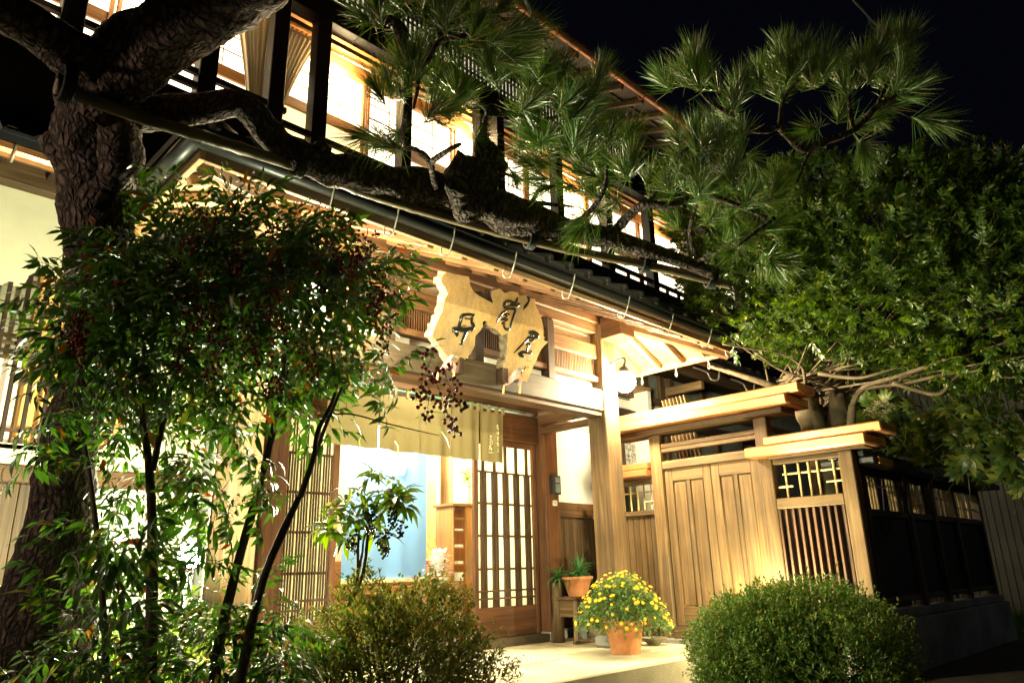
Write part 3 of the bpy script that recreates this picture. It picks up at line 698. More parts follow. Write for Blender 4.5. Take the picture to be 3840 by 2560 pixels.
# ================================================================== SIGNBOARD
sg = thing('signboard', 'irregular natural wood signboard with black carved characters over the entrance', 'signboard', (4.1, 4.3, 2.6))
SP0 = Vector((4, 4.30, 2.55)); SN = Vector((0, -1, -.36)).normalized(); SN2 = Vector((0, -1, .0))
SN = Vector((0.0, -.93, -.30)).normalized()
def S4(x, y, off=0):       # trace on the tilted board plane, coordinates of a detail grid
    px, py = (1600+.33156*x)/K, (980+.33156*y)/K
    r = ray(px, py); t = (SP0-EYE).dot(SN)/r.dot(SN)
    return EYE+r*t+SN*off
outline = [(225, 122), (300, 140), (480, 175), (490, 260), (530, 340), (570, 375), (620, 405), (700, 448), (750, 472), (738, 400), (745, 330), (830, 308), (880, 358), (960, 335), (1030, 350), (1048, 390), (1138, 380), (1150, 450), (1100, 545), (1150, 500), (1172, 420), (1225, 422), (1235, 500), (1290, 620), (1320, 740), (1322, 850), (1372, 912), (1290, 1000), (1230, 1140), (1170, 1270), (1135, 1362), (1000, 1335), (868, 1310), (872, 1200), (905, 1080), (912, 960), (918, 812), (850, 838), (780, 765), (700, 728), (655, 675), (640, 730), (600, 790), (552, 842), (545, 950), (500, 1040), (440, 1100), (350, 1142), (280, 1152), (235, 1080), (110, 900), (62, 850), (90, 750), (140, 640), (180, 560), (205, 430), (242, 370), (215, 300), (170, 240), (165, 185)]
import bmesh
def slab(name, pts_front, thick, n, mat, parent, sidemat=None, jitter=.0):
    bm = bmesh.new(); fr = [bm.verts.new(p) for p in pts_front]
    face = bm.faces.new(fr); 
    r = bmesh.ops.extrude_face_region(bm, geom=[face]); nv = [e for e in r['geom'] if isinstance(e, bmesh.types.BMVert)]
    for v in nv: v.co += n*thick+Vector((random.uniform(-1, 1), 0, random.uniform(-1, 1)))*jitter
    bmesh.ops.recalc_face_normals(bm, faces=bm.faces)
    for f in bm.faces: f.material_index = 1 if (sidemat and abs(f.normal.dot(n)) < .8) else 0
    bmesh.ops.triangulate(bm, faces=[f for f in bm.faces if len(f.verts) > 4])
    me = bpy.data.meshes.new(name); bm.to_mesh(me); bm.free(); me.materials.append(mat)
    if sidemat: me.materials.append(sidemat)
    o = link(name, me, None, parent); setinv(o, (0, 0, 0)); return o
def densify(p, amp):
    out = []
    for i in range(len(p)):
        a, b = p[i], p[(i+1) % len(p)]; L = math.hypot(b[0]-a[0], b[1]-a[1]); n = max(1, int(L/28))
        for k in range(n):
            t = k/n; j = amp if k else 0
            out.append((a[0]+(b[0]-a[0])*t+random.uniform(-j, j), a[1]+(b[1]-a[1])*t+random.uniform(-j, j)))
    return out
slab('board', [S4(x, y) for x, y in densify(outline, 2.2)], .10, -SN, M['signwood'], sg, M['signbark'], .012)
# black knot pieces
for pts in ([(560, 345), (610, 335), (660, 375), (700, 420), (750, 465), (700, 445), (640, 410), (590, 390)], [(1130, 395), (1160, 400), (1168, 440), (1120, 520), (1090, 552), (1100, 500), (1145, 450)], [(632, 690), (650, 672), (690, 690), (660, 690), (640, 730)], [(1320, 870), (1350, 880), (1355, 905), (1330, 890)]):
    slab('knot', [S4(x, y, .004) for x, y in pts], .03, -SN, M['lacquer'], sg)
def stroke(name, pts, wd, parent, mat='lacquer', sq=.45, origin=S4, n=None):
    n = n or max(6, (len(pts)-1)*5)
    P3 = [origin(x, y, .0) for x, y in pts]
    path = catmull(P3, n); ws = wd if isinstance(wd, (list, tuple)) else [wd*.75, wd, wd, wd*.7]
    rr = np.interp(np.linspace(0, 1, n+1), np.linspace(0, 1, len(ws)), ws)
    unit = (S4(101, 100)-S4(100, 100)).length if origin is S4 else 1
    v = []; f = []; sides = 8
    for i, p in enumerate(path):
        t = (path[min(i+1, n)]-path[max(i-1, 0)]).normalized(); s = t.cross(SN).normalized()
        r = rr[i]*unit
        for k in range(sides):
            a = 2*pi*k/sides; v.append(p+s*cos(a)*r+SN*(sin(a)*r*sq+r*.15))
    for i in range(n):
        for k in range(sides):
            a = i*sides+k; b = i*sides+(k+1) % sides; f.append((a, b, b+sides, a+sides))
    f.append(tuple(range(sides))[::-1]); f.append(tuple(n*sides+k for k in range(sides)))
    return v, f
def character(strokes, nm='carved_character', mat='lacquer', parent=sg):
    g = Geo()
    for pts, wd in strokes:
        v, f = stroke('s', pts, wd, parent); g.add(v, f)
    return g.build(nm, mat, parent, True)
character([([(372, 645), (400, 615), (450, 600), (500, 605), (530, 612), (535, 592)], [13, 20, 15, 18, 16, 6]), ([(425, 640), (470, 650), (515, 640)], 9),
           ([(400, 630), (375, 690), (358, 760), (345, 845)], [16, 20, 22, 10]), ([(515, 625), (505, 680), (525, 730), (500, 768), (440, 775)], [16, 18, 24, 26, 18]),
           ([(285, 775), (330, 770), (400, 775), (510, 762)], [26, 30, 26, 22]), ([(450, 780), (425, 840), (400, 900), (388, 935)], [22, 20, 18, 14]), ([(375, 742), (450, 722)], 5), ([(320, 790), (345, 850)], [20, 10]), ([(365, 935), (410, 940)], 8)])
character([([(1028, 408), (1012, 450), (992, 495)], [12, 18, 14]), ([(868, 515), (880, 470), (930, 450), (990, 470), (1048, 490)], [16, 18, 15, 12, 18]), ([(868, 525), (900, 520), (950, 500), (1045, 500)], [16, 12, 10, 14]), ([(920, 520), (960, 480), (1000, 510)], 8),
           ([(905, 545), (850, 590), (815, 640), (788, 688)], [12, 15, 14, 8]), ([(900, 545), (950, 535), (998, 545), (985, 600), (958, 680), (930, 760), (900, 768), (872, 740), (862, 700)], [10, 13, 16, 16, 15, 17, 15, 10, 8]),
           ([(855, 600), (900, 600), (932, 598), (880, 640), (838, 662), (900, 655), (915, 662), (860, 690), (850, 705), (885, 700), (880, 735)], [10, 12, 9, 9, 8, 10, 7, 8, 8, 8, 6]), ([(890, 430), (905, 450)], 5)])
character([([(1150, 800), (1200, 805), (1248, 825), (1252, 852), (1190, 865), (1145, 858)], [16, 26, 24, 18, 14, 16]), ([(1165, 830), (1210, 835)], 22), ([(1150, 860), (1090, 930), (1035, 985), (985, 1035)], [16, 14, 13, 5]), ([(1130, 885), (1170, 900), (1215, 888)], [9, 13, 9]),
           ([(1120, 940), (1165, 932), (1140, 975), (1125, 1020)], [10, 13, 14, 12]), ([(1030, 1045), (1080, 1025), (1130, 1030), (1185, 1045)], [8, 18, 14, 9]), ([(1160, 1018), (1185, 1012), (1180, 1045)], 8), ([(1040, 1060), (1070, 1062), (1105, 1088)], [10, 22, 8])])
character([([(1135, 1118), (1140, 1126)], 3), ([(1155, 1128), (1180, 1130)], 2.5), ([(1072, 1230), (1085, 1215), (1080, 1245)], 3), ([(1100, 1188), (1122, 1196), (1095, 1225), (1118, 1218)], 3), ([(1078, 1250), (1068, 1270), (1085, 1262)], 3), ([(1065, 1282), (1080, 1280)], 2.5)], 'signature')
g = Geo()
for cx, cy, r in ((1145, 1196, 13), (1078, 1305, 14)):
    pts = [S4(cx+r*cos(a*pi/3), cy+r*sin(a*pi/3), .002) for a in range(6)]; g.add(pts, [(0, 1, 2, 3, 4, 5)])
g.build('red_seal', 'redink', sg)
# two dark blocks under the lower edge of the board
for x in (3.72, 4.22): 
    box('sign_block', x-.03, x+.03, 4.30, 4.40, 2.42, 2.56, 'dark', sg)
# hanging ornaments on the board corners
def ornament(cx, cy, label):
    t = thing('hanging_ornament', label, 'ornament', S4(cx, cy, .03), 'ornaments holding the sign corners')
    q = lambda x, y, o=.03: S4(cx+x, cy+y, o)
    tube('head', [q(-25, 85), q(-22, 30), q(-5, -12), q(28, -22), q(45, 5)], [.012, .013, .017, .016, .006], 'ornament', t, 10)
    tube('hook', [q(-25, 85), q(-40, 110), q(-10, 120), q(5, 90)], [.008, .01, .008], 'blackp', t, 8)
    g = Geo(); a = [q(-30, -25, .02), q(-130, 110, .03), q(-160, 160, .03), q(-115, 150, .035), q(-20, 70, .045), q(-15, 10, .04)]; g.add(a, [(0, 1, 5), (1, 2, 3), (1, 3, 4, 5)])
    a = [q(25, 30, .03), q(40, 90, .04), q(32, 170, .03), q(12, 175, .03), q(-15, 120, .03)]; g.add(a, [(0, 1, 4), (1, 2, 3, 4)]); g.build('sash', 'pink', t)
    for dx in (-168, 18):
        tube('tassel', [q(dx+8, 150), q(dx+3, 190), q(dx-2, 250)], [.004, .008, .010], 'tassel', t, 8)
ornament(1008, 1240, 'grey bird-headed hook with pink sash and gold tassels under the right end of the signboard')
ornament(262, 1090, 'grey bird-headed hook with pink sash under the left end of the signboard, behind berries')

# ================================================================== NOREN CURTAIN
nr = thing('door_curtain', 'khaki split linen curtain with white script over the open doorway', 'curtain', (4.2, 5.35, 2.5))
tube('rod', [(3.1, 5.35, 2.495), (5.52, 5.35, 2.495)], .010, 'rodgreen', nr, 10, 4)
NX = [3.13, 3.66, 4.09, 4.50, 4.86, 5.20]
for i in range(5):
    a, b = NX[i]+.005, NX[i+1]-.005; n = 26; rows = 8; v = []
    ph = rng.uniform(0, 6)
    for j in range(rows+1):
        t = j/rows; z = 2.445-.50*t
        for k in range(n+1):
            u = k/n; amp = .004+.014*t
            y = 5.35+amp*sin(u*7+ph)+amp*.6*sin(u*15+ph*2)+.01*t*(-1)**i*(u-.5)
            v.append((a+(b-a)*u, y, z-.012*t*sin(pi*u)))
    f = [(j*(n+1)+k, j*(n+1)+k+1, (j+1)*(n+1)+k+1, (j+1)*(n+1)+k) for j in range(rows) for k in range(n)]
    pn = link('cloth_panel', pymesh('cloth_panel', v, f, True), M['noren'], nr); setinv(pn, (0, 0, 0))
    g = Geo()
    for u in (.02, .34, .66, .93):
        x = a+(b-a)*u; box('hanging_loop', x, x+.028, 5.335, 5.365, 2.435, 2.512, 'noren', pn, 0)
    
def script(strokes, x0, z0, s, y, r):
    g = Geo()
    for st in strokes:
        v, f = tubegeo([(x0+px*s, y, z0-pz*s) for px, pz in st], [r, r*1.2, r*.7], None, 6); g.add(v, f)
    return g.build('lettering', 'ink', nr, True)
# column of kana (right) and a taller character below left, white
script([[(0, 0), (3, 1)], [(0, 3), (4, 2)], [(1, 1), (0, 6), (4, 6), (3, 9), (0, 9)], [(0, 13), (0, 16), (1, 17)], [(3, 12), (4, 15), (2, 19)], [(0, 22), (4, 23), (1, 26), (3, 29), (0, 28)], [(2, 32), (3, 36), (5, 38)], [(0, 32), (1, 38), (3, 40)], [(3, 42), (0, 50), (2, 47), (3, 50), (5, 49)]], 5.085, 2.32, .0056, 5.332, .0032)
script([[(0, 0), (2, 3)], [(4, 0), (1, 6)], [(-2, 8), (6, 7)], [(0, 11), (5, 10), (5, 15), (0, 15), (0, 11)], [(2, 15), (1, 22)], [(-3, 19), (0, 22), (-4, 27)], [(0, 25), (6, 24)], [(3, 22), (3, 28)], [(-4, 31), (8, 31)]], 4.985, 2.20, .0056, 5.332, .0034)

# ================================================================== GATE (plane X = 6.4)
GX = 6.4
gt = thing('wooden_gate', 'pale wooden garden gate with two panelled leaves under an orange copper ridge', 'gate', (GX, 3.7, 0))
def gpost(y0, y1, z1, nm='gate_post', p=gt, z0=.0, x0=GX-.05, x1=GX+.06): return box(nm, x0, x1, y0, y1, z0, z1, 'gate', p, .008)
gpost(4.24, 4.37, 2.20); gpost(3.06, 3.19, 2.20)
box('gate_rail', GX-.03, GX+.04, 3.191, 4.239, 2.055, 2.10, 'gate', gt); box('gate_rail', GX-.025, GX+.035, 3.191, 4.239, 2.012, 2.052, 'gate', gt)
box('gate_lintel', GX-.035, GX+.045, 3.191, 4.239, 1.84, 1.92, 'gate', gt)
for y0, y1 in ((3.20, 3.70), (3.706, 4.23)):
    lf = box('gate_leaf', GX+.012, GX+.022, y0, y1, .35, 1.838, 'gate', gt, 0)
    for a, b in ((y0, y0+.085), (y1-.085, y1)): box('leaf_stile', GX-.012, GX+.011, a, b, .35, 1.838, 'gate', lf)
    box('leaf_rail', GX-.010, GX+.011, y0+.086, y1-.086, 1.715, 1.838, 'gate', lf); box('leaf_rail', GX-.010, GX+.011, y0+.086, y1-.086, .35, .52, 'gate', lf)
    c = (y0+y1)/2; box('leaf_muntin', GX-.008, GX+.011, c-.02, c+.02, .521, 1.714, 'gate', lf)
    for a, b in ((y0+.087, c-.021), (c+.021, y1-.087)):
        box('leaf_panel', GX+.001, GX+.0115, a+.012, b-.012, .533, 1.702, 'gate', lf, .004)
box('gate_threshold', GX-.06, GX+.06, 3.19, 4.24, .24, .345, 'plank', gt); box('gate_footing', GX-.10, GX+.08, 3.0, 4.9, .0, .238, 'oldconcrete', gt)
def caproof(p, y0, y1, z0, nm='ridge_cap', mat='copper'):
    # two stacked copper fascias, lower one narrower, with a wooden board under
    box(nm, GX-.17, GX+.19, y0, y1, z0+.075, z0+.165, mat, p, .012)
    box(nm, GX-.23, GX+.25, y0+.10, y1, z0-.02, z0+.07, mat, p, .012)
    box('cap_board', GX-.13, GX+.15, y0+.20, y1, z0-.075, z0-.022, 'plank', p)
caproof(gt, 2.66, 4.80, 2.275)
# left wing of the gate
lw = thing('fence_section', 'narrow pale slatted fence section between the porch post and the gate', 'fence', (GX, 4.6, 0), 'fence sections beside the gate')
box('copper_cap', GX-.10, GX+.14, 4.375, 5.0, 1.86, 1.93, 'copper', lw, .01); box('copper_cap', GX-.13, GX+.16, 4.375, 5.0, 1.785, 1.855, 'copper', lw, .01)
box('fence_rail', GX-.02, GX+.04, 4.375, 5.2, 1.715, 1.765, 'gate', lw); box('fence_rail', GX-.02, GX+.04, 4.375, 5.2, 1.40, 1.45, 'gate', lw)
for y in np.arange(4.39, 5.15, .072): box('fence_slat', GX+.0, GX+.018+.006*rng.random(), y, y+.062, .24, 1.398, 'gate', lw)
def bamboo(name, a, b, r, parent, mat='bamboo', knots=None):
    a, b = Vector(a), Vector(b); L = (b-a).length; kn = knots or max(1, int(L/.16)); pts, rad = [], []
    for i in range(kn):
        for t, rr in ((0.0, 1.12), (.06, .97), (.5, 1.0), (.94, .97)):
            pts.append(a.lerp(b, (i+t)/kn)); rad.append(r*rr)
    pts.append(b); rad.append(r*1.1)
    v, f = [], []; sides = 8; d = (b-a).normalized(); s1 = d.cross(Vector((.3, .9, .31))).normalized(); s2 = d.cross(s1)
    for p, q in zip(pts, rad):
        for k in range(sides): v.append(p+s1*cos(2*pi*k/sides)*q+s2*sin(2*pi*k/sides)*q-a)
    for i in range(len(pts)-1):
        for k in range(sides): A = i*sides+k; B = i*sides+(k+1) % sides; f.append((A, B, B+sides, A+sides))
    f.append(tuple(range(sides))[::-1]); f.append(tuple((len(pts)-1)*sides+k for k in range(sides)))
    me = pymesh(name, v, f, True); me.materials.append(M[mat]); o = link(name, me, None, parent, a); setinv(o, a); return o
for y in (4.43, 4.52, 4.60, 4.69, 4.78, 4.88): bamboo('bamboo_bar', (GX+.015, y, 1.452), (GX+.015, y, 1.713), .009, lw)
bamboo('bamboo_cross', (GX+.03, 4.38, 1.64), (GX+.03, 5.1, 1.64), .008, lw); bamboo('bamboo_cross', (GX+.0, 4.375, 1.535), (GX+.0, 4.50, 1.535), .008, lw)
# right wing of the gate
rw = thing('fence_section', 'dark spaced slat fence section with bamboo lattice right of the gate', 'fence', (GX, 2.75, 0), 'fence sections beside the gate')
gpost(2.34, 2.46, 1.80, 'corner_post', rw)
box('cap_sheet', GX-.17, GX+.19, 2.03, 3.055, 1.91, 1.99, 'copper', rw, .012); box('cap_sheet', GX-.23, GX+.25, 2.15, 3.22, 1.815, 1.905, 'copper', rw, .012)
box('cap_board', GX-.12, GX+.14, 2.20, 3.055, 1.802, 1.8145, 'plank', rw); box('fence_rail', GX-.03, GX+.045, 2.461, 3.059, 1.755, 1.80, 'gate', rw)
box('fence_rail', GX-.045, GX+.05, 2.461, 3.059, 1.36, 1.45, 'gate', rw)
for y in (2.53, 2.67, 2.75, 2.84, 2.965): bamboo('bamboo_bar', (GX+.01, y, 1.452), (GX+.01, y, 1.753), .0105, rw)
bamboo('bamboo_cross', (GX+.03, 2.46, 1.665), (GX+.03, 3.0, 1.665), .010, rw); bamboo('bamboo_cross', (GX-.012, 2.90, 1.55), (GX-.012, 3.03, 1.55), .009, rw); bamboo('bamboo_cross', (GX-.012, 2.46, 1.56), (GX-.012, 2.60, 1.56), .009, rw)
for k, y in enumerate(np.arange(2.475, 3.05, .063)): box('fence_slat', GX-.03, GX+.02, y, y+.020+.004*rng.random(), .24, 1.358, 'slat', rw, .003, rot=(0, 0, .12*rng.uniform(-1, 1)))
for k, y in enumerate(np.arange(2.475, 3.05, .063)): box('backing_board', GX+.025, GX+.035, y-.01, y+.05, .24, 1.358, 'dark', rw, 0)
box('fence_footing', GX-.08, GX+.08, 2.30, 2.99, 0, .236, 'oldconcrete', rw)
# black fence running away from the corner
bfn = thing('black_fence', 'long unlit black board fence with bamboo transom on a concrete base', 'fence', (8.3, 2.42, 0))
BY = 2.42
box('base_wall', 6.52, 10.35, BY-.10, BY+.10, 0, .42, 'oldconcrete', bfn, .01); box('base_ledge', 6.52, 10.32, BY-.05, BY+.08, .421, .50, 'oldconcrete', bfn, .01)
for x in (6.62, 7.70, 8.42, 9.15, 10.15): box('fence_post', x-.045, x+.045, BY-.05, BY+.04, .50, 1.68, 'grey' if x > 7 else 'dark', bfn)
x = 6.67
while x < 10.1: 
    box('fence_board', x, x+.16, BY-.005, BY+.01, .60, 1.27, 'black', bfn, 0); x += .163
for z0, z1, mt in ((.555, .598, 'grey'), (1.272, 1.33, 'grey'), (1.62, 1.68, 'black')):
    for a, b in ((6.665, 7.655), (7.745, 8.375), (8.465, 9.105), (9.195, 10.105)): box('fence_rail', a, b, BY-.03, BY+.03, z0, z1, mt, bfn)
box('fence_cap', 6.44, 10.5, BY-.22, BY+.24, 1.682, 1.74, 'blackmetal', bfn, .01); box('fence_cap', 6.44, 10.25, BY-.15, BY+.17, 1.742, 1.80, 'blackmetal', bfn, .01)
box('copper_cap_end', 6.53, 6.86, BY-.232, BY-.222, 1.68, 1.738, 'copper', bfn, 0)
for x in (6.85, 6.92, 6.99, 7.3, 7.38, 7.46, 7.9, 7.97, 8.05, 8.22, 8.55, 8.62, 8.8, 8.95, 9.3, 9.5, 9.58, 9.8): bamboo('bamboo_bar', (x, BY, 1.332), (x, BY, 1.618), .012, bfn)
for a, b, z in ((6.67, 7.65, 1.55), (7.75, 8.37, 1.42), (8.47, 9.1, 1.52), (9.2, 10.1, 1.45)): bamboo('bamboo_cross', (a, BY+.025, z), (b, BY+.025, z), .010, bfn)
for x in (7.52, 8.25): box('transom_panel', x, x+.11, BY+.005, BY+.012, 1.332, 1.618, 'plank', bfn, 0)
# bundle of reed leaning behind the gate
rb = thing('reed_bundle', 'leaning bundle of split reed seen above the gate leaves', 'bundle', (7.1, 4.3, 1.0))
for k in range(7): bar('reed_screen_strip', (7.1+.01*k, 4.05+.055*k, 1.2), (7.1+.01*k, 4.35+.055*k, 2.75), .05, .012, 'pale', rb)

# ================================================================== SMALL THINGS BY THE ENTRANCE
ic = thing('intercom', 'small dark intercom box on the door post', 'intercom', (5.93, 5.35, 1.75))
box('housing', 5.88, 6.0, 5.30, 5.358, 1.66, 1.86, 'blackp', ic, .006); box('panel', 5.905, 5.975, 5.292, 5.2995, 1.68, 1.77, 'screen', ic, 0); box('camera_window', 5.905, 5.975, 5.292, 5.2995, 1.785, 1.84, 'screen', ic, 0)
npl = box('name_label', 5.915, 5.985, 5.354, 5.358, 1.545, 1.60, 'label'); tag(npl, 'tiny white paper label under the intercom on the door post', 'label')
for z in (1.562, 1.573, 1.584): 
    box('printed_line', 5.925, 5.975, 5.3525, 5.3535, z, z+.004, 'blackp', npl, 0)
mt_ = thing('door_mat', 'pale woven mat lying on the platform in front of the doorway', 'mat', (4.1, 4.4, .2))
box('mat_base', 3.4, 4.72, 4.26, 5.10, .2005, .209, 'gravelmat', mt_, .002)
g = Geo()
for i, x in enumerate(np.arange(3.42, 4.70, .028)):
    for j, y in enumerate(np.arange(4.28, 5.08, .028)):
        if (i+j) % 2: g.box(x, x+.022, y, y+.014, .209, .215)
g.build('weave', 'gravelmat', mt_, kind='stuff')
# stool with pots
st = thing('wooden_stool', 'weathered dark wooden stool with splayed legs against the wainscot', 'stool', (6.0, 5.13, .2))
sx, sy = 5.99, 5.12; ca, sa = cos(.15), sin(.15)
box('seat', sx-.24, sx+.24, sy-.16, sy+.16, .60, .628, 'plank', st)
for a, b in ((sx-.20, sy-.13), (sx+.20, sy-.13), (sx-.20, sy+.13), (sx+.20, sy+.13)):
    dx = .035 if a > sx else -.035; dy = .02 if b > sy else -.02
    bar('leg', (a+dx, b+dy, .225), (a, b, .598), .045, .045, 'plank', st)
for y in (sy-.13, sy+.13): box('apron', sx-.175, sx+.175, y-.012, y+.012, .44, .598, 'plank', st)
for x in (sx-.20, sx+.20): box('apron', x-.012, x+.012, sy-.105, sy+.105, .44, .598, 'plank', st)
for y in (sy-.15, sy+.15): box('foot_rail', sx-.27, sx+.27, y-.018, y+.018, .201, .224, 'plank', st)
def pot(name, x, y, z, r0, r1, h, label, cat='pot', rimh=.03, group=None):
    t = thing(name, label, cat, (x, y, z), group)
    v, f = lathe([(r0*.98, 0), (r0, .004), (r1*.95, h-rimh), (r1*.97, h-rimh), (r1*1.05, h-rimh+.002), (r1*1.06, h), (r1*.94, h), (r1*.9, h-.03), (0.01, h-.03)], 32)
    g = Geo().add(v, f); g.build('pot', 'terracotta', t, True, (x, y, z))
    v, f = lathe([(r1*.9, 0), (r1*.5, .008), (.005, .01)], 20); Geo().add(v, f).build('soil', 'earth', t, True, (x, y, z+h-.03))
    return t
def strap(L, wd, droop, n=5):
    v = []; f = []
    for i in range(n+1):
        t = i/n; q = wd*(1-t**1.6)*.5+.0008; y = L*t*cos(droop*t*.6); z = -L*.5*droop*t*t
        v += [(-q, y, z+q*.5), (0, y, z), (q, y, z+q*.5)]
    for i in range(n):
        for k in (0, 1): a = i*3+k; f.append((a, a+1, a+4, a+3))
    return np.array(v), f
def rosette(t, c, R, n, name='leaf', mat='osman', up=.9):
    bs = [pymesh('rosette_leaf', *strap(R, .022, d_), True) for d_ in (.4, .9, 1.4)]
    for b_ in bs: b_.materials.append(M[mat])
    for k in range(n):
        a = k*2.4; el = up*(1-k/n*1.15); d = Vector((cos(a)*cos(el), sin(a)*cos(el), sin(el)))
        e = d.to_track_quat('Y', 'Z').to_euler(); p = Vector(c)+Vector((0, 0, .03*(1-k/n)))
        o = link(name, bs[k % 3], None, t, p, e); o.scale = (1, .75+.35*rng.random(), 1)
M['aloe'] = leafmat('spiky_leaf', [(0, (.03, .13, .04)), (1, (.07, .22, .06))], .2, .4)
pp = pot('potted_plant', sx-.01, sy, .628, .095, .155, .19, 'spiky green plant in a low terracotta pot on the stool', 'plant')
rosette(pp, (sx+.03, sy, .83), .20, 34, mat='aloe', up=1.3); rosette(pp, (sx-.12, sy-.03, .80), .15, 18, mat='aloe', up=.7)
pp2 = thing('potted_plant', 'spiky green plant standing tall behind the stool, against the wainscot', 'plant', (6.22, 5.30, .2))
v, f = lathe([(.07, 0), (.085, .60), (.08, .60), (.01, .57)], 20); Geo().add(v, f).build('pot', 'oldconcrete', pp2, True, (6.22, 5.30, .2)); rosette(pp2, (6.22, 5.28, .86), .22, 34, mat='aloe', up=1.3)
pp3 = thing('potted_plant', 'spiky green plant in a pale tube vase at the foot of the door post', 'plant', (5.86, 5.22, .2))
v, f = lathe([(.06, 0), (.055, .30), (.05, .56), (.045, .56), (.01, .53)], 20); Geo().add(v, f).build('pot', 'plank', pp3, True, (5.80, 5.24, .2)); rosette(pp3, (5.80, 5.22, .80), .19, 26, mat='aloe', up=1.1)
# chrysanthemum
cx, cy = PL(1438, 1500, 2, .2).x, PL(1438, 1500, 2, .2).y
ch = pot('chrysanthemum', cx, cy, .2, .125, .165, .27, 'yellow chrysanthemum bush in a terracotta pot on the platform', 'flowers', .045)
cc = np.array([cx-.02, cy, .60]); n = 3000
d = rdirs(n); d[:, 2] = np.abs(d[:, 2])*1.0-.35*(rng.random(n)); rad = rng.random(n)**.33
pos = cc+d*rad[:, None]*np.array([.40, .40, .25]); pos[:, 2] -= .22*(np.linalg.norm(pos[:, :2]-cc[:2], axis=1)/.44)**2
lb = leafbase(.6, .25, .08, 2)
V, F = scatter(lb, np.repeat(pos, 2, 0)+rng.normal(size=(2*n, 3))*.02, np.repeat(d, 2, 0)+rng.normal(size=(2*n, 3))*.7, rng.uniform(.022, .042, 2*n))
me = bigmesh('foliage', V, F); me.materials.append(M['mum']); link('foliage', me, None, ch, kind='stuff')
g = Geo()
for k in range(26):
    a = rng.uniform(0, 6.28); r = rng.uniform(.1, .36)
    v, f = tubegeo([(cx+.03*cos(a), cy+.03*sin(a), .42), (cx+.5*r*cos(a), cy+.5*r*sin(a), .58), (cx+r*cos(a), cy+r*sin(a), .82-.35*r)], [.004, .002], 4, 5); g.add(v, f)
g.build('stems', 'twig', ch, kind='stuff')
fv, ff = [], []
gg = Geo()
for ring, (m_, rr, zz) in enumerate(((9, 1.0, 0), (8, .72, .12), (5, .4, .25))):
    for k in range(m_):
        a = 2*pi*k/m_+ring*.3; p = [(0, 0, zz*.6), (rr*cos(a-.22)*.7, rr*sin(a-.22)*.7, zz+.12), (rr*cos(a), rr*sin(a), zz), (rr*cos(a+.22)*.7, rr*sin(a+.22)*.7, zz+.12)]; gg.add(p, [(0, 1, 2, 3)])
flm = pymesh('flower', gg.v, gg.f); flm.materials.append(M['petal'])
cnt = 0
while cnt < 190:
    a = rng.uniform(0, 2*pi); el = math.asin(min(1, rng.random()**1.1)); dd = np.array([cos(a)*cos(el), sin(a)*cos(el), sin(el)])
    if el < .5 and rng.random() < .6: continue
    p = cc+dd*np.array([.41, .41, .26])*rng.uniform(.94, 1.05); p[2] -= .22*(np.linalg.norm(p[:2]-cc[:2])/.44)**2
    e = (Vector(dd)+Vector((-.3, -.3, .3))).to_track_quat('Z', 'Y').to_euler()
    o = link('flower', flm, None, ch, p, e); s = rng.uniform(.013, .021); o.scale = (s, s, s); cnt += 1
# shallow bowl + base stones
bw = thing('shallow_bowl', 'small brown stone bowl behind the chrysanthemum pot, by the gate', 'bowl', (6.10, 4.30, .2))
v, f = lathe([(.05, 0), (.06, .01), (.12, .055), (.125, .065), (.11, .06), (.04, .02), (.005, .018)], 24); Geo().add(v, f).build('bowl', 'rock', bw, True, (6.08, 4.30, .2))
def rock(x, y, z, r, seed, sc=(1, .8, .7)):
    v, f = ico(1, 3); rr = random.Random(seed); o = Vector((rr.uniform(0, 50),)*3)
    v = [Vector((p.x*sc[0], p.y*sc[1], p.z*sc[2]))*r*(1+.28*noise.noise(p*1.3+o)+.10*noise.noise(p*4+o)+.04*noise.noise(p*10+o)) for p in v]
    me = pymesh('rock', v, f, True); return link('rock', me, M['rock'], None, (x, y, z), (0, 0, rr.uniform(0, 6)))
rk = [(5.80, 3.66, .07, .17, 'rounded mossy stone at the right end of the platform edge'), (6.02, 3.42, .08, .22, 'second and larger stone of the border, under the right azalea'), (5.90, 3.03, .05, .17, 'dark stone at the front of the border below the right azalea'), (5.70, 3.36, .04, .12, 'small low stone between the platform corner and the azalea')]
for i, (x, y, z, r, lab) in enumerate(rk): tag(rock(x, y, z, r, i), lab, 'stone', 'border stones by the platform')
r5 = rock(6.35, 5.30, .25, .10, 9); tag(r5, 'grey stone on the platform behind the stool legs', 'stone', 'border stones by the platform'); 
# ================================================================== HALL CONTENTS
bn = thing('blue_curtain', 'light blue cloth banner with a white blossom inside the hall', 'banner', (4.9, 7.0, .85))
v = []; n = 30
for j in range(2):
    for k in range(n+1): v.append((4.30+1.12*k/n, 6.90+.003*sin(k*.9), (.84, 2.5)[j]))
link('cloth', pymesh('cloth', v, [(k, k+1, n+2+k, n+1+k) for k in range(n)], True), M['blue'], bn)
box('hem', 4.30, 5.42, 6.885, 6.915, .80, .842, 'ink', bn, 0)
g = Geo(); c = PL(912*.3827+1150 and (1150+912*.3827)/K, (1650+270*.3827)/K, 1, 6.87)
for k in range(5):
    a = 2*pi*k/5+.3; px, pz = c.x+.05*cos(a), c.z+.05*sin(a); g.add([(px+.045*cos(t*pi/5), 6.872-.001*k, pz+.045*sin(t*pi/5)) for t in range(10)], [tuple(range(10))])
g.build('blossom_print', emis('glowing_white_print', (.95, .97, 1), .6), bn)  # emission put into the print so the white blossom looks brightly lit
sh = thing('shelf', 'orange wooden open shelf with papers just inside the doorway', 'shelf', (5.6, 6.5, .3))
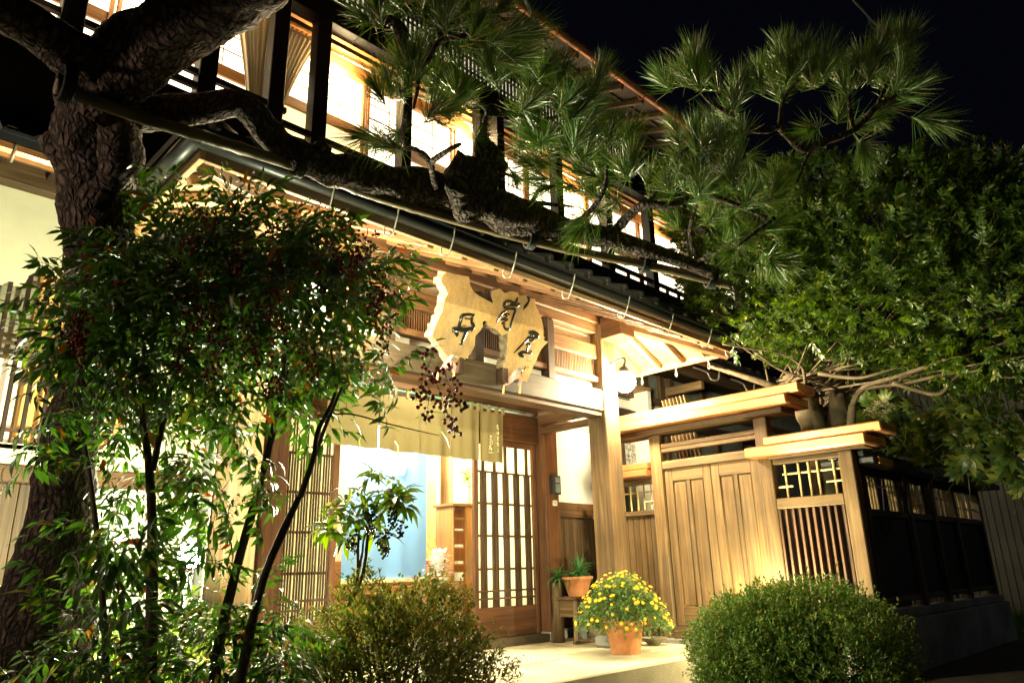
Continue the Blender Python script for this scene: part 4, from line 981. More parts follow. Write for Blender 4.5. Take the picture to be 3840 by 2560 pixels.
box('back_panel', 5.44, 5.86, 6.72, 6.735, .26, 1.60, 'orange', sh, 0); box('side_panel', 5.42, 5.439, 6.42, 6.735, .26, 1.60, 'orange', sh); box('side_panel', 5.62, 5.86, 6.42, 6.45, .26, 1.60, 'orange', sh)
box('top', 5.38, 5.88, 6.38, 6.74, 1.602, 1.63, 'orange', sh)
for z in (.42, .60, .78, .96, 1.14, 1.32, 1.46): box('shelf_board', 5.441, 5.619, 6.44, 6.715, z, z+.015, 'orange', sh)
for k, (z, h) in enumerate(((.615, .03), (.795, .09), (.975, .03), (1.155, .03), (1.335, .02))):
    b = box('paper_stack', 5.47, 5.60, 6.46, 6.68, z+.001, z+.001+h, 'label', None, 0); tag(b, ['thin stack of white paper on the second shelf from the bottom of the orange shelf', 'thickest white paper stack standing in the orange shelf', 'white papers on the middle board of the orange shelf', 'white papers on the third board from the top of the orange shelf', 'flat white card on the upper board of the orange shelf'][k], 'paper', 'papers on the shelf')
vs = thing('flower_vase', 'pale green glass vase with pale flowers on top of the orange shelf', 'vase', (5.68, 6.5, 1.63))
v, f = lathe([(.03, 0), (.04, .02), (.032, .12), (.028, .2), (.038, .25), (.034, .25), (.02, .1), (.005, .02)], 18); Geo().add(v, f).build('vase', 'glassv', vs, True, (5.68, 6.46, 1.632))
n = 60; d = rdirs(n); d[:, 2] = abs(d[:, 2]); V, F = scatter(leafbase(.5, .2), np.array([5.66, 6.46, 1.98])+d*.07*rng.random((n, 1)), d, rng.uniform(.04, .08, n)); me = bigmesh('flowers', V, F); me.materials.append(simple('cream_petals', (.85, .85, .62), .8)); link('flowers', me, None, vs, kind='stuff')
V, F = scatter(leafbase(.3, .3), np.tile([5.67, 6.46, 1.9], (16, 1)), rdirs(16)+[0, 0, .4], rng.uniform(.08, .14, 16)); me = bigmesh('leaves', V, F); me.materials.append(M['bright']); link('leaves', me, None, vs)
fa = thing('flower_arrangement', 'white flower arrangement on a stand inside the hall, beside the shelf', 'flowers', (5.2, 6.4, .7))
box('stand', 5.02, 5.42, 6.25, 6.55, .27, .78, 'orange', fa); v, f = lathe([(.05, 0), (.10, .03), (.11, .06), (.09, .05), (.005, .03)], 20); Geo().add(v, f).build('dish', 'white', fa, True, (5.2, 6.4, .781))
n = 260; d = rdirs(n); d[:, 2] = abs(d[:, 2]); V, F = scatter(leafbase(.8, .25), np.array([5.2, 6.4, .86])+d*np.array([.15, .12, .28])*rng.random((n, 1))**.5, d, rng.uniform(.04, .07, n)); me = bigmesh('petals', V, F); me.materials.append(simple('white_petals', (.9, .88, .8), .8)); link('petals', me, None, fa, kind='stuff')
# ================================================================== UPPER CURTAINS
def drape(name, label, xt0, xt1, xb0, xb1, z1, z0, y, flare=None):
    n, rows = 70, 16; v = []
    for j in range(rows+1):
        t = j/rows; s = t**.7*(2-t**.7) if True else t; s = 1-(1-t)**1.6
        a = xt0+(xb0-xt0)*s; b = xt1+(xb1-xt1)*s
        if t > .82: a -= (t-.82)*.25; b += (t-.82)*.25
        for k in range(n+1):
            u = k/n; v.append((a+(b-a)*u, y+(.035*(1-.5*s))*sin(u*2*pi*8)+.008*sin(u*40+t*3), z1+(z0-z1)*t))
    f = [(j*(n+1)+k, j*(n+1)+k+1, (j+1)*(n+1)+k+1, (j+1)*(n+1)+k) for j in range(rows) for k in range(n)]
    o = link(name, pymesh(name, v, f, True), M['curtain']); tag(o, label, 'curtain', 'curtains tied back in the upper windows'); setinv(o, (0, 0, 0)); return o
drape('curtain', 'cream satin curtain tied back, left of the dark post in the upper window', 2.10, 2.58, 2.36, 2.46, 6.05, 4.62, 5.66)
drape('curtain', 'narrow cream curtain tied back, right of the dark post in the upper window', 2.62, 3.0, 2.52, 2.60, 6.05, 4.62, 5.66)
drape('curtain', 'pleated cream curtain in the upper window behind the pine needles', 5.05, 5.32, 5.60, 5.76, 6.02, 4.62, 5.66)
rd = tube('curtain_rod', [(2.0, 5.63, 6.0), (9.5, 5.63, 6.0)], .012, 'steel', None, 8, 2); tag(rd, 'thin metal curtain rod along the top of the upper windows', 'rod')
# lights seen through the upper glass
def glow(x, y, z, r, label):
    v, f = ico(r, 2); o = link('ceiling_bulb', pymesh('ceiling_bulb', v, f, True), M['bulbwarm2'], None, (x, y, z)); tag(o, label, 'lamp', 'bulbs in the upper corridor')
M['bulbwarm2'] = emis('warm_bulb_glass', (1, .85, .5), 25)
glow(2.33, 5.75, 6.02, .06, 'bare warm bulb at the top of the curtained upper window'); 
glow(3.06, 5.62, 4.72, .035, 'small warm bulb low behind the balcony rail of the upper window')
# garden flood lamps
def flood(x, y, z, aim, label, mat, s=1.0):
    t = thing('flood_lamp', label, 'lamp', (x, y, 0), 'garden flood lamps'); d = (Vector(aim)-Vector((x, y, z))).normalized(); p = Vector((x, y, z))
    tube('stake', [(x, y, 0), (x, y, z-.05)], .012, 'blackp', t, 8, 2)
    tube('housing', [p-d*.10*s, p-d*.02, p], [.03*s, .05*s, .055*s], 'blackp', t, 14, 4)
    v, f = lathe([(.048*s, 0), (.04*s, .010), (.004, .014)], 16); me = pymesh('lens', v, f, True); o = link('lens', me, M[mat], t, p+d*.002, d.to_track_quat('Z', 'Y').to_euler())
flood(1.50, 3.80, 1.0, (1.0, 0, 1.0), 'bluish white flood lamp shining out through the tall leafy shrub', 'bulbcool', 1.3)
flood(6.0, 3.19, .50, (4.5, 2.2, .9), 'small flood lamp behind the right azalea at the foot of the gate', 'bulbwarm', .8)
# far building, pole, wires
fb = thing('far_building', 'grey corrugated metal building in the dark at the right edge', 'building', (16, 1, 0))
box('wall', 14.5, 18, -3.5, 4.6, 0, 4.3, 'siding', fb, 0)
g = Geo()
for y in np.arange(-3.5, 4.6, .11): g.box(14.47, 14.50, y, y+.055, 0, 4.2)
g.build('corrugation', 'siding', fb, kind='stuff')
box('roof', 14.2, 18.2, -3.8, 4.8, 4.3, 4.45, 'tile', fb, 0)
pl = thing('utility_pole', 'faint concrete utility pole in the night sky above the broad tree', 'pole', (22, 4, 0))
a = P(2207, 330, 24); tube('pole', [(a.x, a.y, 0), (a.x, a.y, a.z+.9)], [.17, .13], 'oldconcrete', pl, 12, 4); tube('insulator_arm', [(a.x-.7, a.y+.6, a.z+.3), (a.x+.7, a.y-.6, a.z+.3)], .05, 'oldconcrete', pl, 6, 2)
wr = tube('overhead_wire', [P(1960, 0, 9), P(2207, 270, 24)], .012, 'siding', None, 5, 6); tag(wr, 'thin overhead wire crossing the night sky at upper right', 'wire')
wr2 = tube('overhead_wire', [P(1205, -5, 5.2), P(1265, 120, 5.8), P(1345, 245, 6.4), P(1400, 330, 6.8)], .014, 'rope', None, 6, 12); tag(wr2, 'black cable hanging in front of the upper roof eave', 'wire')
# ================================================================== VEGETATION
def D_(x0, x1, t): return x0+(x1-x0)*t
# ---------------------------------------------------------------- pine
pine = thing('pine_tree', 'old black pine leaning over the entrance, its low limb tied to a bamboo pole', 'tree', P(60, 1540, 2.95).xy.to_3d())
def limb(name, pts, rad, parent=pine, sides=20, n=None, amp=.12, freq=5, mat='bark'):
    pp_ = [P(*p) for p in pts]; return tube(name, pp_, rad, mat, parent, sides, n or len(pts)*8, amp, freq)
limb('trunk', [(-90, 1900, 3.15), (60, 1540, 2.95), (122, 1280, 2.85), (158, 1030, 2.8), (205, 850, 2.78), (224, 650, 2.76), (222, 480, 2.75), (222, 330, 2.74), (240, 200, 2.72), (262, 120, 2.70)], [.22, .18, .108, .080, .085, .093, .105, .125, .125, .10], n=170, sides=64, amp=.13, freq=8)
limb('limb', [(210, 250, 2.66), (262, 178, 2.62), (330, 110, 2.58), (420, 50, 2.52), (560, -40, 2.45), (700, -140, 2.4)], [.085, .10, .105, .10, .10, .1], n=90, sides=40, amp=.16, freq=7)
limb('limb', [(255, 240, 2.62), (200, 160, 2.60), (110, 85, 2.55), (20, 30, 2.5), (-80, -5, 2.45)], [.085, .075, .062, .055, .05], n=40, sides=20, amp=.14)
limb('limb', [(250, 180, 2.70), (262, 260, 2.66), (275, 360, 2.64), (250, 430, 2.66)], [.085, .078, .065, .035], n=40, sides=24, amp=.2)
limb('stub', [(180, 370, 2.75), (130, 330, 2.72), (112, 310, 2.70)], [.07, .05, .022], sides=14, amp=.2)
# long low limb on the pole
limb('limb', [(270, 262, 2.66), (360, 262, 2.66), (455, 250, 2.68), (540, 240, 2.70), (585, 268, 2.72), (640, 330, 2.76), (715, 372, 2.80), (790, 395, 2.85), (880, 415, 2.92), (990, 440, 2.98), (1090, 468, 3.04), (1190, 500, 3.08), (1280, 525, 3.14), (1400, 548, 3.2), (1520, 585, 3.28), (1640, 628, 3.34)],
     [.060, .055, .050, .042, .050, .048, .058, .065, .072, .078, .085, .082, .055, .042, .034, .03], n=130, sides=24, amp=.22, freq=8)
limb('limb', [(1080, 500, 3.02), (1070, 430, 3.0), (1105, 395, 2.98), (1120, 360, 2.98), (1105, 320, 2.96), (1110, 285, 2.94)], [.085, .11, .095, .06, .022, .014], n=50, sides=20, amp=.35, freq=9)
limb('limb', [(1100, 470, 2.96), (1170, 492, 2.98), (1230, 500, 3.02)], [.05, .06, .03], n=24, sides=16, amp=.4, freq=12)
limb('stub', [(715, 375, 2.8), (735, 345, 2.8), (760, 352, 2.8)], [.04, .03, .015], sides=12, amp=.3)
BR = [  # twigs: px, py, dist
 ([(850, -20, 2.35), (865, 55, 2.35), (900, 45, 2.35), (925, 100, 2.36), (945, 150, 2.37), (975, 145, 2.38), (1010, 95, 2.38), (1060, 85, 2.38), (1090, 70, 2.4)], .014),
 ([(1015, 95, 2.38), (1005, 50, 2.36), (1040, 20, 2.35)], .008), ([(900, 50, 2.35), (925, 60, 2.36), (935, 110, 2.36), (960, 180, 2.4), (950, 250, 2.42)], .010),
 ([(1000, 430, 2.9), (985, 370, 2.8), (955, 345, 2.7), (925, 330, 2.6), (932, 250, 2.5)], .014), ([(985, 375, 2.8), (1030, 345, 2.7), (1060, 330, 2.7)], .012),
 ([(1110, 300, 2.95), (1120, 255, 2.9), (1095, 225, 2.8), (1110, 190, 2.75)], .014), ([(1120, 262, 2.9), (1180, 262, 2.85), (1240, 275, 2.9), (1310, 260, 2.95)], .012),
 ([(1140, 455, 3.0), (1190, 480, 3.02), (1220, 465, 3.05), (1245, 430, 3.0), (1300, 430, 3.0)], .012), ([(1225, 465, 3.05), (1320, 475, 3.05)], .010), ([(1080, 410, 2.96), (1140, 395, 2.92), (1200, 415, 2.9)], .010),
 ([(1280, 520, 3.12), (1340, 500, 3.05), (1385, 440, 3.0), (1395, 380, 3.0)], .014), ([(1400, 545, 3.2), (1440, 500, 3.15), (1480, 470, 3.1), (1540, 470, 3.1), (1620, 440, 3.15), (1670, 400, 3.2)], .022),
 ([(1620, 445, 3.15), (1690, 470, 3.2), (1760, 500, 3.25)], .012), ([(1640, 630, 3.34), (1600, 590, 3.3), (1585, 530, 3.25), (1600, 470, 3.2)], .014), ([(1600, 600, 3.3), (1650, 580, 3.25), (1700, 540, 3.25)], .010),
 ([(1670, 400, 3.2), (1640, 370, 3.25), (1650, 330, 3.3), (1690, 300, 3.35), (1760, 300, 3.4), (1790, 290, 3.4)], .022), ([(1790, 290, 3.4), (1840, 340, 3.42), (1880, 330, 3.45), (1960, 300, 3.5), (2010, 250, 3.52), (2060, 220, 3.55)], .018),
 ([(1760, 300, 3.4), (1720, 285, 3.38), (1640, 240, 3.35), (1600, 200, 3.32)], .013), ([(1790, 290, 3.4), (1800, 230, 3.42), (1840, 180, 3.42)], .012), ([(1960, 300, 3.5), (1950, 220, 3.5), (1960, 170, 3.5)], .010), ([(1480, 480, 3.1), (1560, 360, 3.1), (1600, 330, 3.12)], .010),
 ([(2010, 250, 3.52), (2060, 150, 3.55), (2090, 100, 3.58)], .009), ([(1780, 500, 3.25), (1700, 560, 3.2), (1650, 610, 3.2)], .009), ([(1900, 330, 3.45), (1860, 350, 3.45), (1830, 420, 3.4)], .010)]
for pts, r in BR: limb('branch', pts, [r, r*.8, r*.5], sides=8, n=len(pts)*6, amp=.25, freq=20, mat='bark')
# needle tufts
def tuft(seed, n=150, L=.135, shoot=.08, spread=1.0):
    r = np.random.default_rng(seed)
    v, f = [], []; V = np.zeros((n*5, 3)); k = 0
    for i in range(n):
        t = r.random()**.8; base = np.array([0, 0, shoot*(t-.15)])
        el = radians(r.uniform(14, 74))*(1.12-.75*t)*spread; a = r.uniform(0, 2*pi)
        d = np.array([sin(el)*cos(a), sin(el)*sin(a), cos(el)]); ll = L*r.uniform(.6, 1.12)
        s = np.cross(d, r.normal(size=3)); s /= np.linalg.norm(s); w_ = .0013
        bend = np.array([0, 0, -1.])*.0+np.cross(s, d)*r.uniform(-.08, .10)
        m_ = base+d*ll*.55+bend*ll*.35; e = base+d*ll
        V[k:k+5] = [base-s*w_, base+s*w_, m_-s*w_, m_+s*w_, e]; f += [(k, k+1, k+3, k+2), (k+2, k+3, k+4)]; k += 5
    me = bigmesh('needle_tuft', V, f); me.materials.append(M['needle']); return me
TF = [tuft(100+i, 125, .14) for i in range(6)]
clusters = [  # cx, cy, rx, ry, dist, jitter, count, origin x,y for outward direction, shoot-up bias
 (1010, 30, 130, 60, 2.40, .15, 20, 980, 90, .6), (1080, 110, 90, 60, 2.42, .15, 12, 1020, 100, .5), (930, 50, 70, 60, 2.42, .12, 6, 930, 80, .4),
 (935, 235, 60, 80, 2.45, .10, 12, 930, 260, .6), (900, 300, 50, 50, 2.5, .1, 5, 940, 290, .2), (985, 200, 60, 90, 2.6, .15, 8, 970, 260, .5),
 (1080, 190, 80, 70, 2.75, .15, 13, 1100, 260, .7), (1180, 210, 90, 60, 2.8, .15, 14, 1150, 270, .6), (1290, 220, 90, 55, 2.9, .15, 16, 1230, 280, .5),
 (1180, 330, 80, 60, 2.9, .12, 10, 1160, 330, .1), (1300, 310, 90, 60, 3.0, .15, 12, 1290, 340, .3), (1060, 300, 50, 50, 2.8, .1, 5, 1060, 330, .3),
 (1330, 400, 80, 60, 2.95, .12, 12, 1330, 420, .1), (1410, 480, 90, 70, 3.0, .12, 16, 1400, 460, -.1), (1440, 390, 80, 50, 3.05, .12, 12, 1440, 420, .5), (1370, 340, 60, 40, 3.0, .12, 6, 1380, 380, .6),
 (1560, 440, 70, 50, 3.15, .12, 12, 1560, 460, .4), (1650, 390, 80, 50, 3.2, .12, 12, 1650, 430, .5), (1730, 440, 90, 60, 3.25, .12, 17, 1690, 470, .3), (1620, 540, 70, 50, 3.25, .12, 11, 1620, 540, .1), (1720, 560, 70, 50, 3.25, .1, 10, 1690, 540, -.1),
 (1590, 210, 55, 50, 3.33, .1, 9, 1620, 250, .6), (1680, 240, 60, 50, 3.36, .1, 9, 1680, 270, .7), (1760, 200, 70, 55, 3.4, .1, 12, 1780, 270, .8), (1850, 180, 60, 55, 3.42, .1, 10, 1830, 240, .7), (1690, 330, 70, 40, 3.38, .1, 7, 1700, 310, .3),
 (1930, 200, 70, 60, 3.5, .1, 12, 1940, 270, .7), (2010, 170, 70, 60, 3.55, .1, 13, 1990, 250, .7), (2050, 240, 60, 50, 3.55, .1, 9, 2000, 260, .2), (1920, 320, 70, 40, 3.47, .1, 7, 1920, 310, -.3), (2075, 110, 35, 35, 3.6, .08, 5, 2050, 180, .9), (1580, 330, 40, 30, 3.15, .1, 4, 1590, 350, .6)]
tot = 0
for cx_, cy_, rx, ry, dd, jt, cnt, ox, oy, up in clusters:
    for k in range(max(3, int(cnt*.72))):
        a = rng.uniform(0, 2*pi); q = math.sqrt(rng.random())
        px, py = cx_+rx*q*cos(a), cy_+ry*q*sin(a); dist = dd+1.6*rng.uniform(-jt, jt)
        p = P(px, py, dist); o_ = P(ox, oy, dd)
        dr = (p-o_).normalized()*1.0+Vector((0, 0, up+.25))+Vector(rdirs(1)[0])*.45
        e = dr.to_track_quat('Z', 'Y').to_euler()
        o = link('needle_tuft', TF[tot % 6], None, pine, p, e); s = rng.uniform(.8, 1.1); o.scale = (s, s, s); tot += 1
# bamboo support pole and ties
bp = thing('bamboo_pole', 'long weathered bamboo pole tied across the pine, in front of the porch roof', 'pole', P(900, 480, 3.0))
pts = [P(128, 198, 2.50), P(320, 268, 2.56), P(700, 388, 2.78), P(900, 462, 2.9), P(1250, 560, 3.12), P(1500, 612, 3.3), P(1678, 655, 3.42)]
path = catmull(pts, 160); acc = 0; vv = []; rr = []
v, f = tubegeo([tuple(p) for p in path], [.020, .019], 160, 14)
sides = 14
for i in range(161):
    if i % 14 == 0:
        c_ = path[i]
        for k in range(sides): q = i*sides+k; v[q] = c_+(v[q]-c_)*1.16
me = pymesh('pole', v, f, True); me.materials.append(M['bamboopole']); o = link('pole', me, None, bp); setinv(o, (0, 0, 0))
for t in (.66, .83, .97, .335, .02):
    i = int(t*158); c_ = path[i]; d_ = (path[i+1]-path[i]).normalized()
    for q in range(4):
        a = c_+d_*(q*.008-.012); s1 = d_.cross(Vector((0, 0, 1))).normalized(); s2 = s1.cross(d_)
        ring = [a+s1*cos(u*pi/5)*.045+s2*(sin(u*pi/5)*.05+.018) for u in range(11)]; tube('rope_tie', ring, .006, 'rope', bp, 5, 20)

# ---------------------------------------------------------------- nandina (tall leafy shrub, front left)
nan = thing('nandina_shrub', 'tall dark leafy shrub with red berries and bamboo-like leaves in the left foreground', 'shrub', (1.15, 1.9, 0))
def cane(pts, rad): limb('stem', pts, [r_*.72 for r_ in rad], nan, sides=10, n=len(pts)*6, amp=.10, freq=14, mat='twig')
cane([(345, 1900, 2.25), (345, 1560, 2.25), (350, 1300, 2.28), (345, 1100, 2.3), (325, 900, 2.35), (340, 700, 2.4)], [.024, .023, .02, .016, .010, .006])
cane([(470, 1800, 2.3), (500, 1500, 2.3), (545, 1300, 2.32), (600, 1100, 2.34), (645, 900, 2.4), (660, 700, 2.45)], [.022, .021, .018, .016, .012, .006])
cane([(500, 1850, 2.1), (560, 1520, 2.15), (605, 1330, 2.2), (655, 1210, 2.2), (700, 1110, 2.22), (745, 985, 2.25), (790, 880, 2.3)], [.020, .018, .015, .016, .010, .008, .005])
cane([(690, 1140, 2.2), (720, 1050, 2.18), (730, 990, 2.2), (770, 900, 2.24), (760, 800, 2.3)], [.012, .011, .009, .007, .004])
cane([(350, 1080, 2.3), (372, 980, 2.32), (400, 860, 2.36), (440, 700, 2.4), (460, 560, 2.45)], [.014, .011, .009, .006, .004])
cane([(250, 1800, 2.3), (240, 1450, 2.3), (220, 1200, 2.35), (190, 1000, 2.4), (150, 900, 2.4)], [.014, .012, .010, .008, .004])
cane([(735, 960, 2.2), (800, 950, 2.1), (900, 975, 2.05), (1010, 1000, 2.0)], [.004, .003, .003, .0015])
lb8 = [leafbase(.30, .22, .05), leafbase(.36, .35, .07), leafbase(.26, .12, .04)]
def frond(seed, L=.30, sc=1.0):
    r = np.random.default_rng(seed); V = []; F = []
    rach = [np.array([0, t*L, .04*sin(t*2.2)-.10*t*t]) for t in np.linspace(0, 1, 6)]
    pos, dirs, sz = [], [], []
    g = Geo()
    def tw(a, b, rad):
        v, f = tubegeo([tuple(a), tuple((a+b)/2+np.array([0, 0, .005])), tuple(b)], [rad, rad*.6], 2, 3); g.add(v, f)
    for i in range(5): tw(rach[i], rach[i+1], .0016)
    for i, t in enumerate((2, 3, 4, 5)):
        c_ = rach[t]
        for s in (-1, 1):
            pl_ = r.uniform(.07, .13)*(1.15-.12*i); e = c_+np.array([s*pl_*.85, pl_*.55, r.uniform(-.04, .01)]); tw(c_, e, .0009)
            for q in (.35, .68, 1.0):
                p = c_+(e-c_)*q
                for s2 in ((-1, 1) if q < 1 else (0,)):
                    dd_ = (e-c_)/pl_+np.array([-.6*s2*.6, .9*s2, -r.uniform(.1, .9)])+r.normal(size=3)*.18; pos.append(p); dirs.append(dd_); sz.append(r.uniform(.040, .072)*sc)
        if r.random() < .5: pos.append(c_); dirs.append([r.normal()*.6, .8, -.4]); sz.append(.05*sc)
    pos.append(rach[5]); dirs.append([0, 1, -.5]); sz.append(.065*sc)
    for j in range(3):
        sel = list(range(j, len(pos), 3)); v, f = scatter(lb8[j], np.array(pos)[sel], np.array(dirs)[sel], np.array(sz)[sel]); g.add(v.tolist(), f)
    me = bigmesh('leaf_spray', np.array(g.v), g.f); me.materials.append(M['nandina']); return me
FRM = [frond(i) for i in range(9)]
def fronds(blobs, parent, meshes, name, upb=.15, smin=.8, smax=1.2, droop=.5):
    k = 0
    for cx_, cy_, rx, ry, d0, d1, cnt, ox, oy in blobs:
        for _ in range(cnt):
            a = rng.uniform(0, 2*pi); q = math.sqrt(rng.random()); px, py = cx_+rx*q*cos(a), cy_+ry*q*sin(a); dist = rng.uniform(d0, d1)
            p = P(px, py, dist); o_ = P(ox, oy, (d0+d1)/2)
            dr = (p-o_)*1.6+Vector(rdirs(1)[0])*.55+Vector((0, 0, upb))
            if dr.length < .1: dr = Vector((0, 0, 1))
            dr.normalize(); e = (dr.to_track_quat('Y', 'Z').to_matrix() @ Matrix.Rotation(rng.uniform(-.9, .9), 3, 'Y')).to_euler()
            o = link(name, meshes[k % len(meshes)], None, parent, p-dr*.10, e); s = rng.uniform(smin, smax); o.scale = (s, s, s); k += 1
    return k
fronds([(540, 660, 270, 110, 2.15, 2.85, 74, 560, 800), (340, 740, 150, 130, 2.1, 2.6, 36, 350, 850), (770, 690, 140, 120, 2.15, 2.6, 22, 700, 800), (460, 870, 250, 100, 2.1, 2.6, 40, 460, 850), (780, 850, 120, 60, 2.15, 2.5, 8, 740, 840),
        (380, 1090, 220, 150, 2.05, 2.7, 21, 380, 950), (370, 1290, 160, 120, 2.0, 2.6, 17, 380, 1150), (420, 1490, 220, 90, 2.0, 2.5, 24, 400, 1350), (250, 1500, 110, 80, 1.9, 2.3, 9, 240, 1400), (610, 1480, 90, 80, 2.1, 2.5, 9, 590, 1400), (150, 900, 70, 80, 2.1, 2.4, 8, 260, 900), (600, 560, 250, 60, 2.2, 2.6, 5, 560, 700)], nan, FRM, 'leaf_spray', smin=.6, smax=.88)
# denser inner foliage of the shrub
gv, gf, off = [], [], 0
for cx_, cy_, rx, ry, d0, d1, cnt in [(540, 650, 300, 120, 2.45, 2.95, 120), (430, 800, 260, 110, 2.4, 2.8, 80), (760, 690, 130, 110, 2.4, 2.7, 34), (380, 1040, 170, 120, 2.4, 2.8, 22), (400, 1470, 200, 90, 2.4, 2.8, 14), (620, 1500, 100, 60, 2.3, 2.6, 12)]:
    for _ in range(cnt):
        a = rng.uniform(0, 2*pi); q = math.sqrt(rng.random()); p = P(cx_+rx*q*cos(a), cy_+ry*q*sin(a), rng.uniform(d0, d1))
        me0 = FRM[_ % 9]; k = len(me0.vertices); co = np.empty(k*3, np.float32); me0.vertices.foreach_get('co', co); co = co.reshape(-1, 3)
        dr = (Vector(rdirs(1)[0])+Vector((0, 0, .3))).normalized(); R_ = np.array(dr.to_track_quat('Y', 'Z').to_matrix())*rng.uniform(.6, .85)
        gv.append(co @ R_.T+np.array(p)); gf += [tuple(i+off for i in pl_.vertices) for pl_ in me0.polygons]; off += k
me = bigmesh('inner_foliage', np.concatenate(gv), gf); me.materials.append(M['nandina']); link('inner_foliage', me, None, nan, kind='stuff')
# a thin arching twig with a few leaves before the curtain
V, F = scatter(lb8[1], [P(x, y, 2.05) for x, y in ((760, 950), (800, 960), (830, 1000), (870, 985), (905, 1010), (880, 940), (820, 920), (950, 960), (985, 950), (1000, 985), (812, 1088), (800, 1115), (850, 1045), (930, 900), (960, 930))],
               [Vector(d_) for d_ in ((.5, -.5, -.6), (.6, -.4, -.5), (-.1, .1, -1), (.5, -.4, .1), (.3, -.3, -.9), (.7, -.5, .3), (.5, -.5, .4), (.8, -.5, 0), (.7, -.7, .1), (.6, -.4, -.5), (.3, -.1, .8), (.2, 0, -1), (.6, -.6, -.5), (.7, -.6, .2), (.6, -.6, -.4))], rng.uniform(.045, .07, 15))
me = bigmesh('leaf_spray', V, F); me.materials.append(M['bright']); link('leaf_spray', me, None, nan, kind='stuff')
# berry clusters
bv, bf = ico(.0062, 1)
def berries(seed, n=34, h=.16, wd=.045, mat='berry'):
    r = np.random.default_rng(seed); g = Geo()
    v, f = tubegeo([(0, 0, 0), (.005, 0, -h*.5), (0, .004, -h)], [.0015, .0008], 4, 4); g.add(v, f)
    for i in range(n):
        t = r.random()**.8; a = r.uniform(0, 6.28); rr_ = wd*(1-.6*t)*r.uniform(.3, 1); p = Vector((rr_*cos(a), rr_*sin(a), -h*t)); s = r.uniform(.8, 1.15)
        g.add([q*s+p for q in bv], bf); v, f = tubegeo([p, (0, 0, p.z+.015)], [.0005, .0005], 1, 3); g.add(v, f)
    me = pymesh('berry_cluster', g.v, g.f, True); me.materials.append(M[mat]); return me
BM = [berries(i) for i in range(4)]
for k, (x, y, d_) in enumerate([(500, 520, 2.2), (560, 560, 2.2), (640, 540, 2.2), (545, 610, 2.15), (620, 640, 2.15), (450, 560, 2.2), (720, 600, 2.2), (800, 530, 2.2), (845, 545, 2.2), (760, 560, 2.2), (880, 640, 2.2), (905, 690, 2.2), (870, 680, 2.15), (860, 740, 2.2),
                                (500, 700, 2.1), (560, 760, 2.1), (470, 690, 2.1), (160, 720, 2.1), (145, 760, 2.1), (200, 740, 2.1), (650, 850, 2.1), (480, 500, 2.3), (1000, 820, 2.0), (1015, 860, 2.0), (985, 870, 2.0), (1005, 905, 2.0), (380, 640, 2.15), (600, 700, 2.1), (700, 800, 2.1), (820, 600, 2.15), (520, 800, 2.1), (430, 780, 2.1)]):
    o = link('berry_cluster', BM[k % 4], None, nan, P(x, y-20, d_), (rng.uniform(-.5, .5), rng.uniform(-.5, .5), rng.uniform(0, 6))); s = .8 if x < 940 else .95; o.scale = (s, s, s)

# ---------------------------------------------------------------- small shrub with dark berries in front of the doorway
ar = thing('small_shrub', 'small thin-stemmed shrub with glossy leaves and dark berries before the blue curtain', 'shrub', (1.75, 2.2, 0))
AD = 2.75
for pts, r in (([(795, 1500, AD), (800, 1392, AD), (820, 1330, AD), (822, 1260, AD), (825, 1215, AD)], .008), ([(800, 1392, AD), (832, 1320, AD), (845, 1230, AD), (850, 1180, AD)], .008), ([(820, 1330, AD), (832, 1270, AD), (838, 1230, AD), (870, 1150, AD)], .005), ([(850, 1190, AD), (890, 1140, AD), (910, 1110, AD)], .005), ([(825, 1215, AD), (790, 1180, AD), (765, 1170, AD)], .004)):
    limb('stem', pts, [r, r*.6], ar, sides=7, n=len(pts)*5, amp=.12, freq=30, mat='twig')
def whorl(seed, n=13, L=.075):
    r = np.random.default_rng(seed); a = np.arange(n)*2.4; el = r.uniform(-.5, .6, n)
    d = np.stack([np.cos(a)*np.cos(el), np.sin(a)*np.cos(el), np.sin(el)], 1); V, F = scatter(leafbase(.34, .38, .06), d*.008, d, r.uniform(.7, 1.15, n)*L); me = bigmesh('leaf_whorl', V, F, ); me.materials.append(M['osman']); return me
WM = [whorl(i) for i in range(5)]
for k, (x, y) in enumerate([(850, 1100), (900, 1105), (925, 1130), (880, 1130), (790, 1150), (765, 1170), (780, 1200), (800, 1230), (760, 1220), (840, 1160), (870, 1180), (905, 1165), (930, 1160), (820, 1190), (850, 1215), (880, 1230), (790, 1180), (745, 1210), (860, 1085), (910, 1145), (820, 1130)]):
    o = link('leaf_whorl', WM[k % 5], None, ar, P(x, y, AD+rng.uniform(-.12, .12)), (rng.uniform(-.5, .5), rng.uniform(-.5, .5), rng.uniform(0, 6)))
BB = [berries(20+i, 26, .08, .035, 'blackberry') for i in range(3)]
for k, (x, y) in enumerate([(905, 1180), (925, 1200), (900, 1210), (850, 1200), (870, 1230), (885, 1250), (800, 1240), (820, 1225), (860, 1170), (915, 1165)]):
    o = link('berry_cluster', BB[k % 3], None, ar, P(x, y-8, AD-.08), (rng.uniform(-.6, .6), rng.uniform(-.6, .6), 0)); o.scale = (.8, .8, .8)

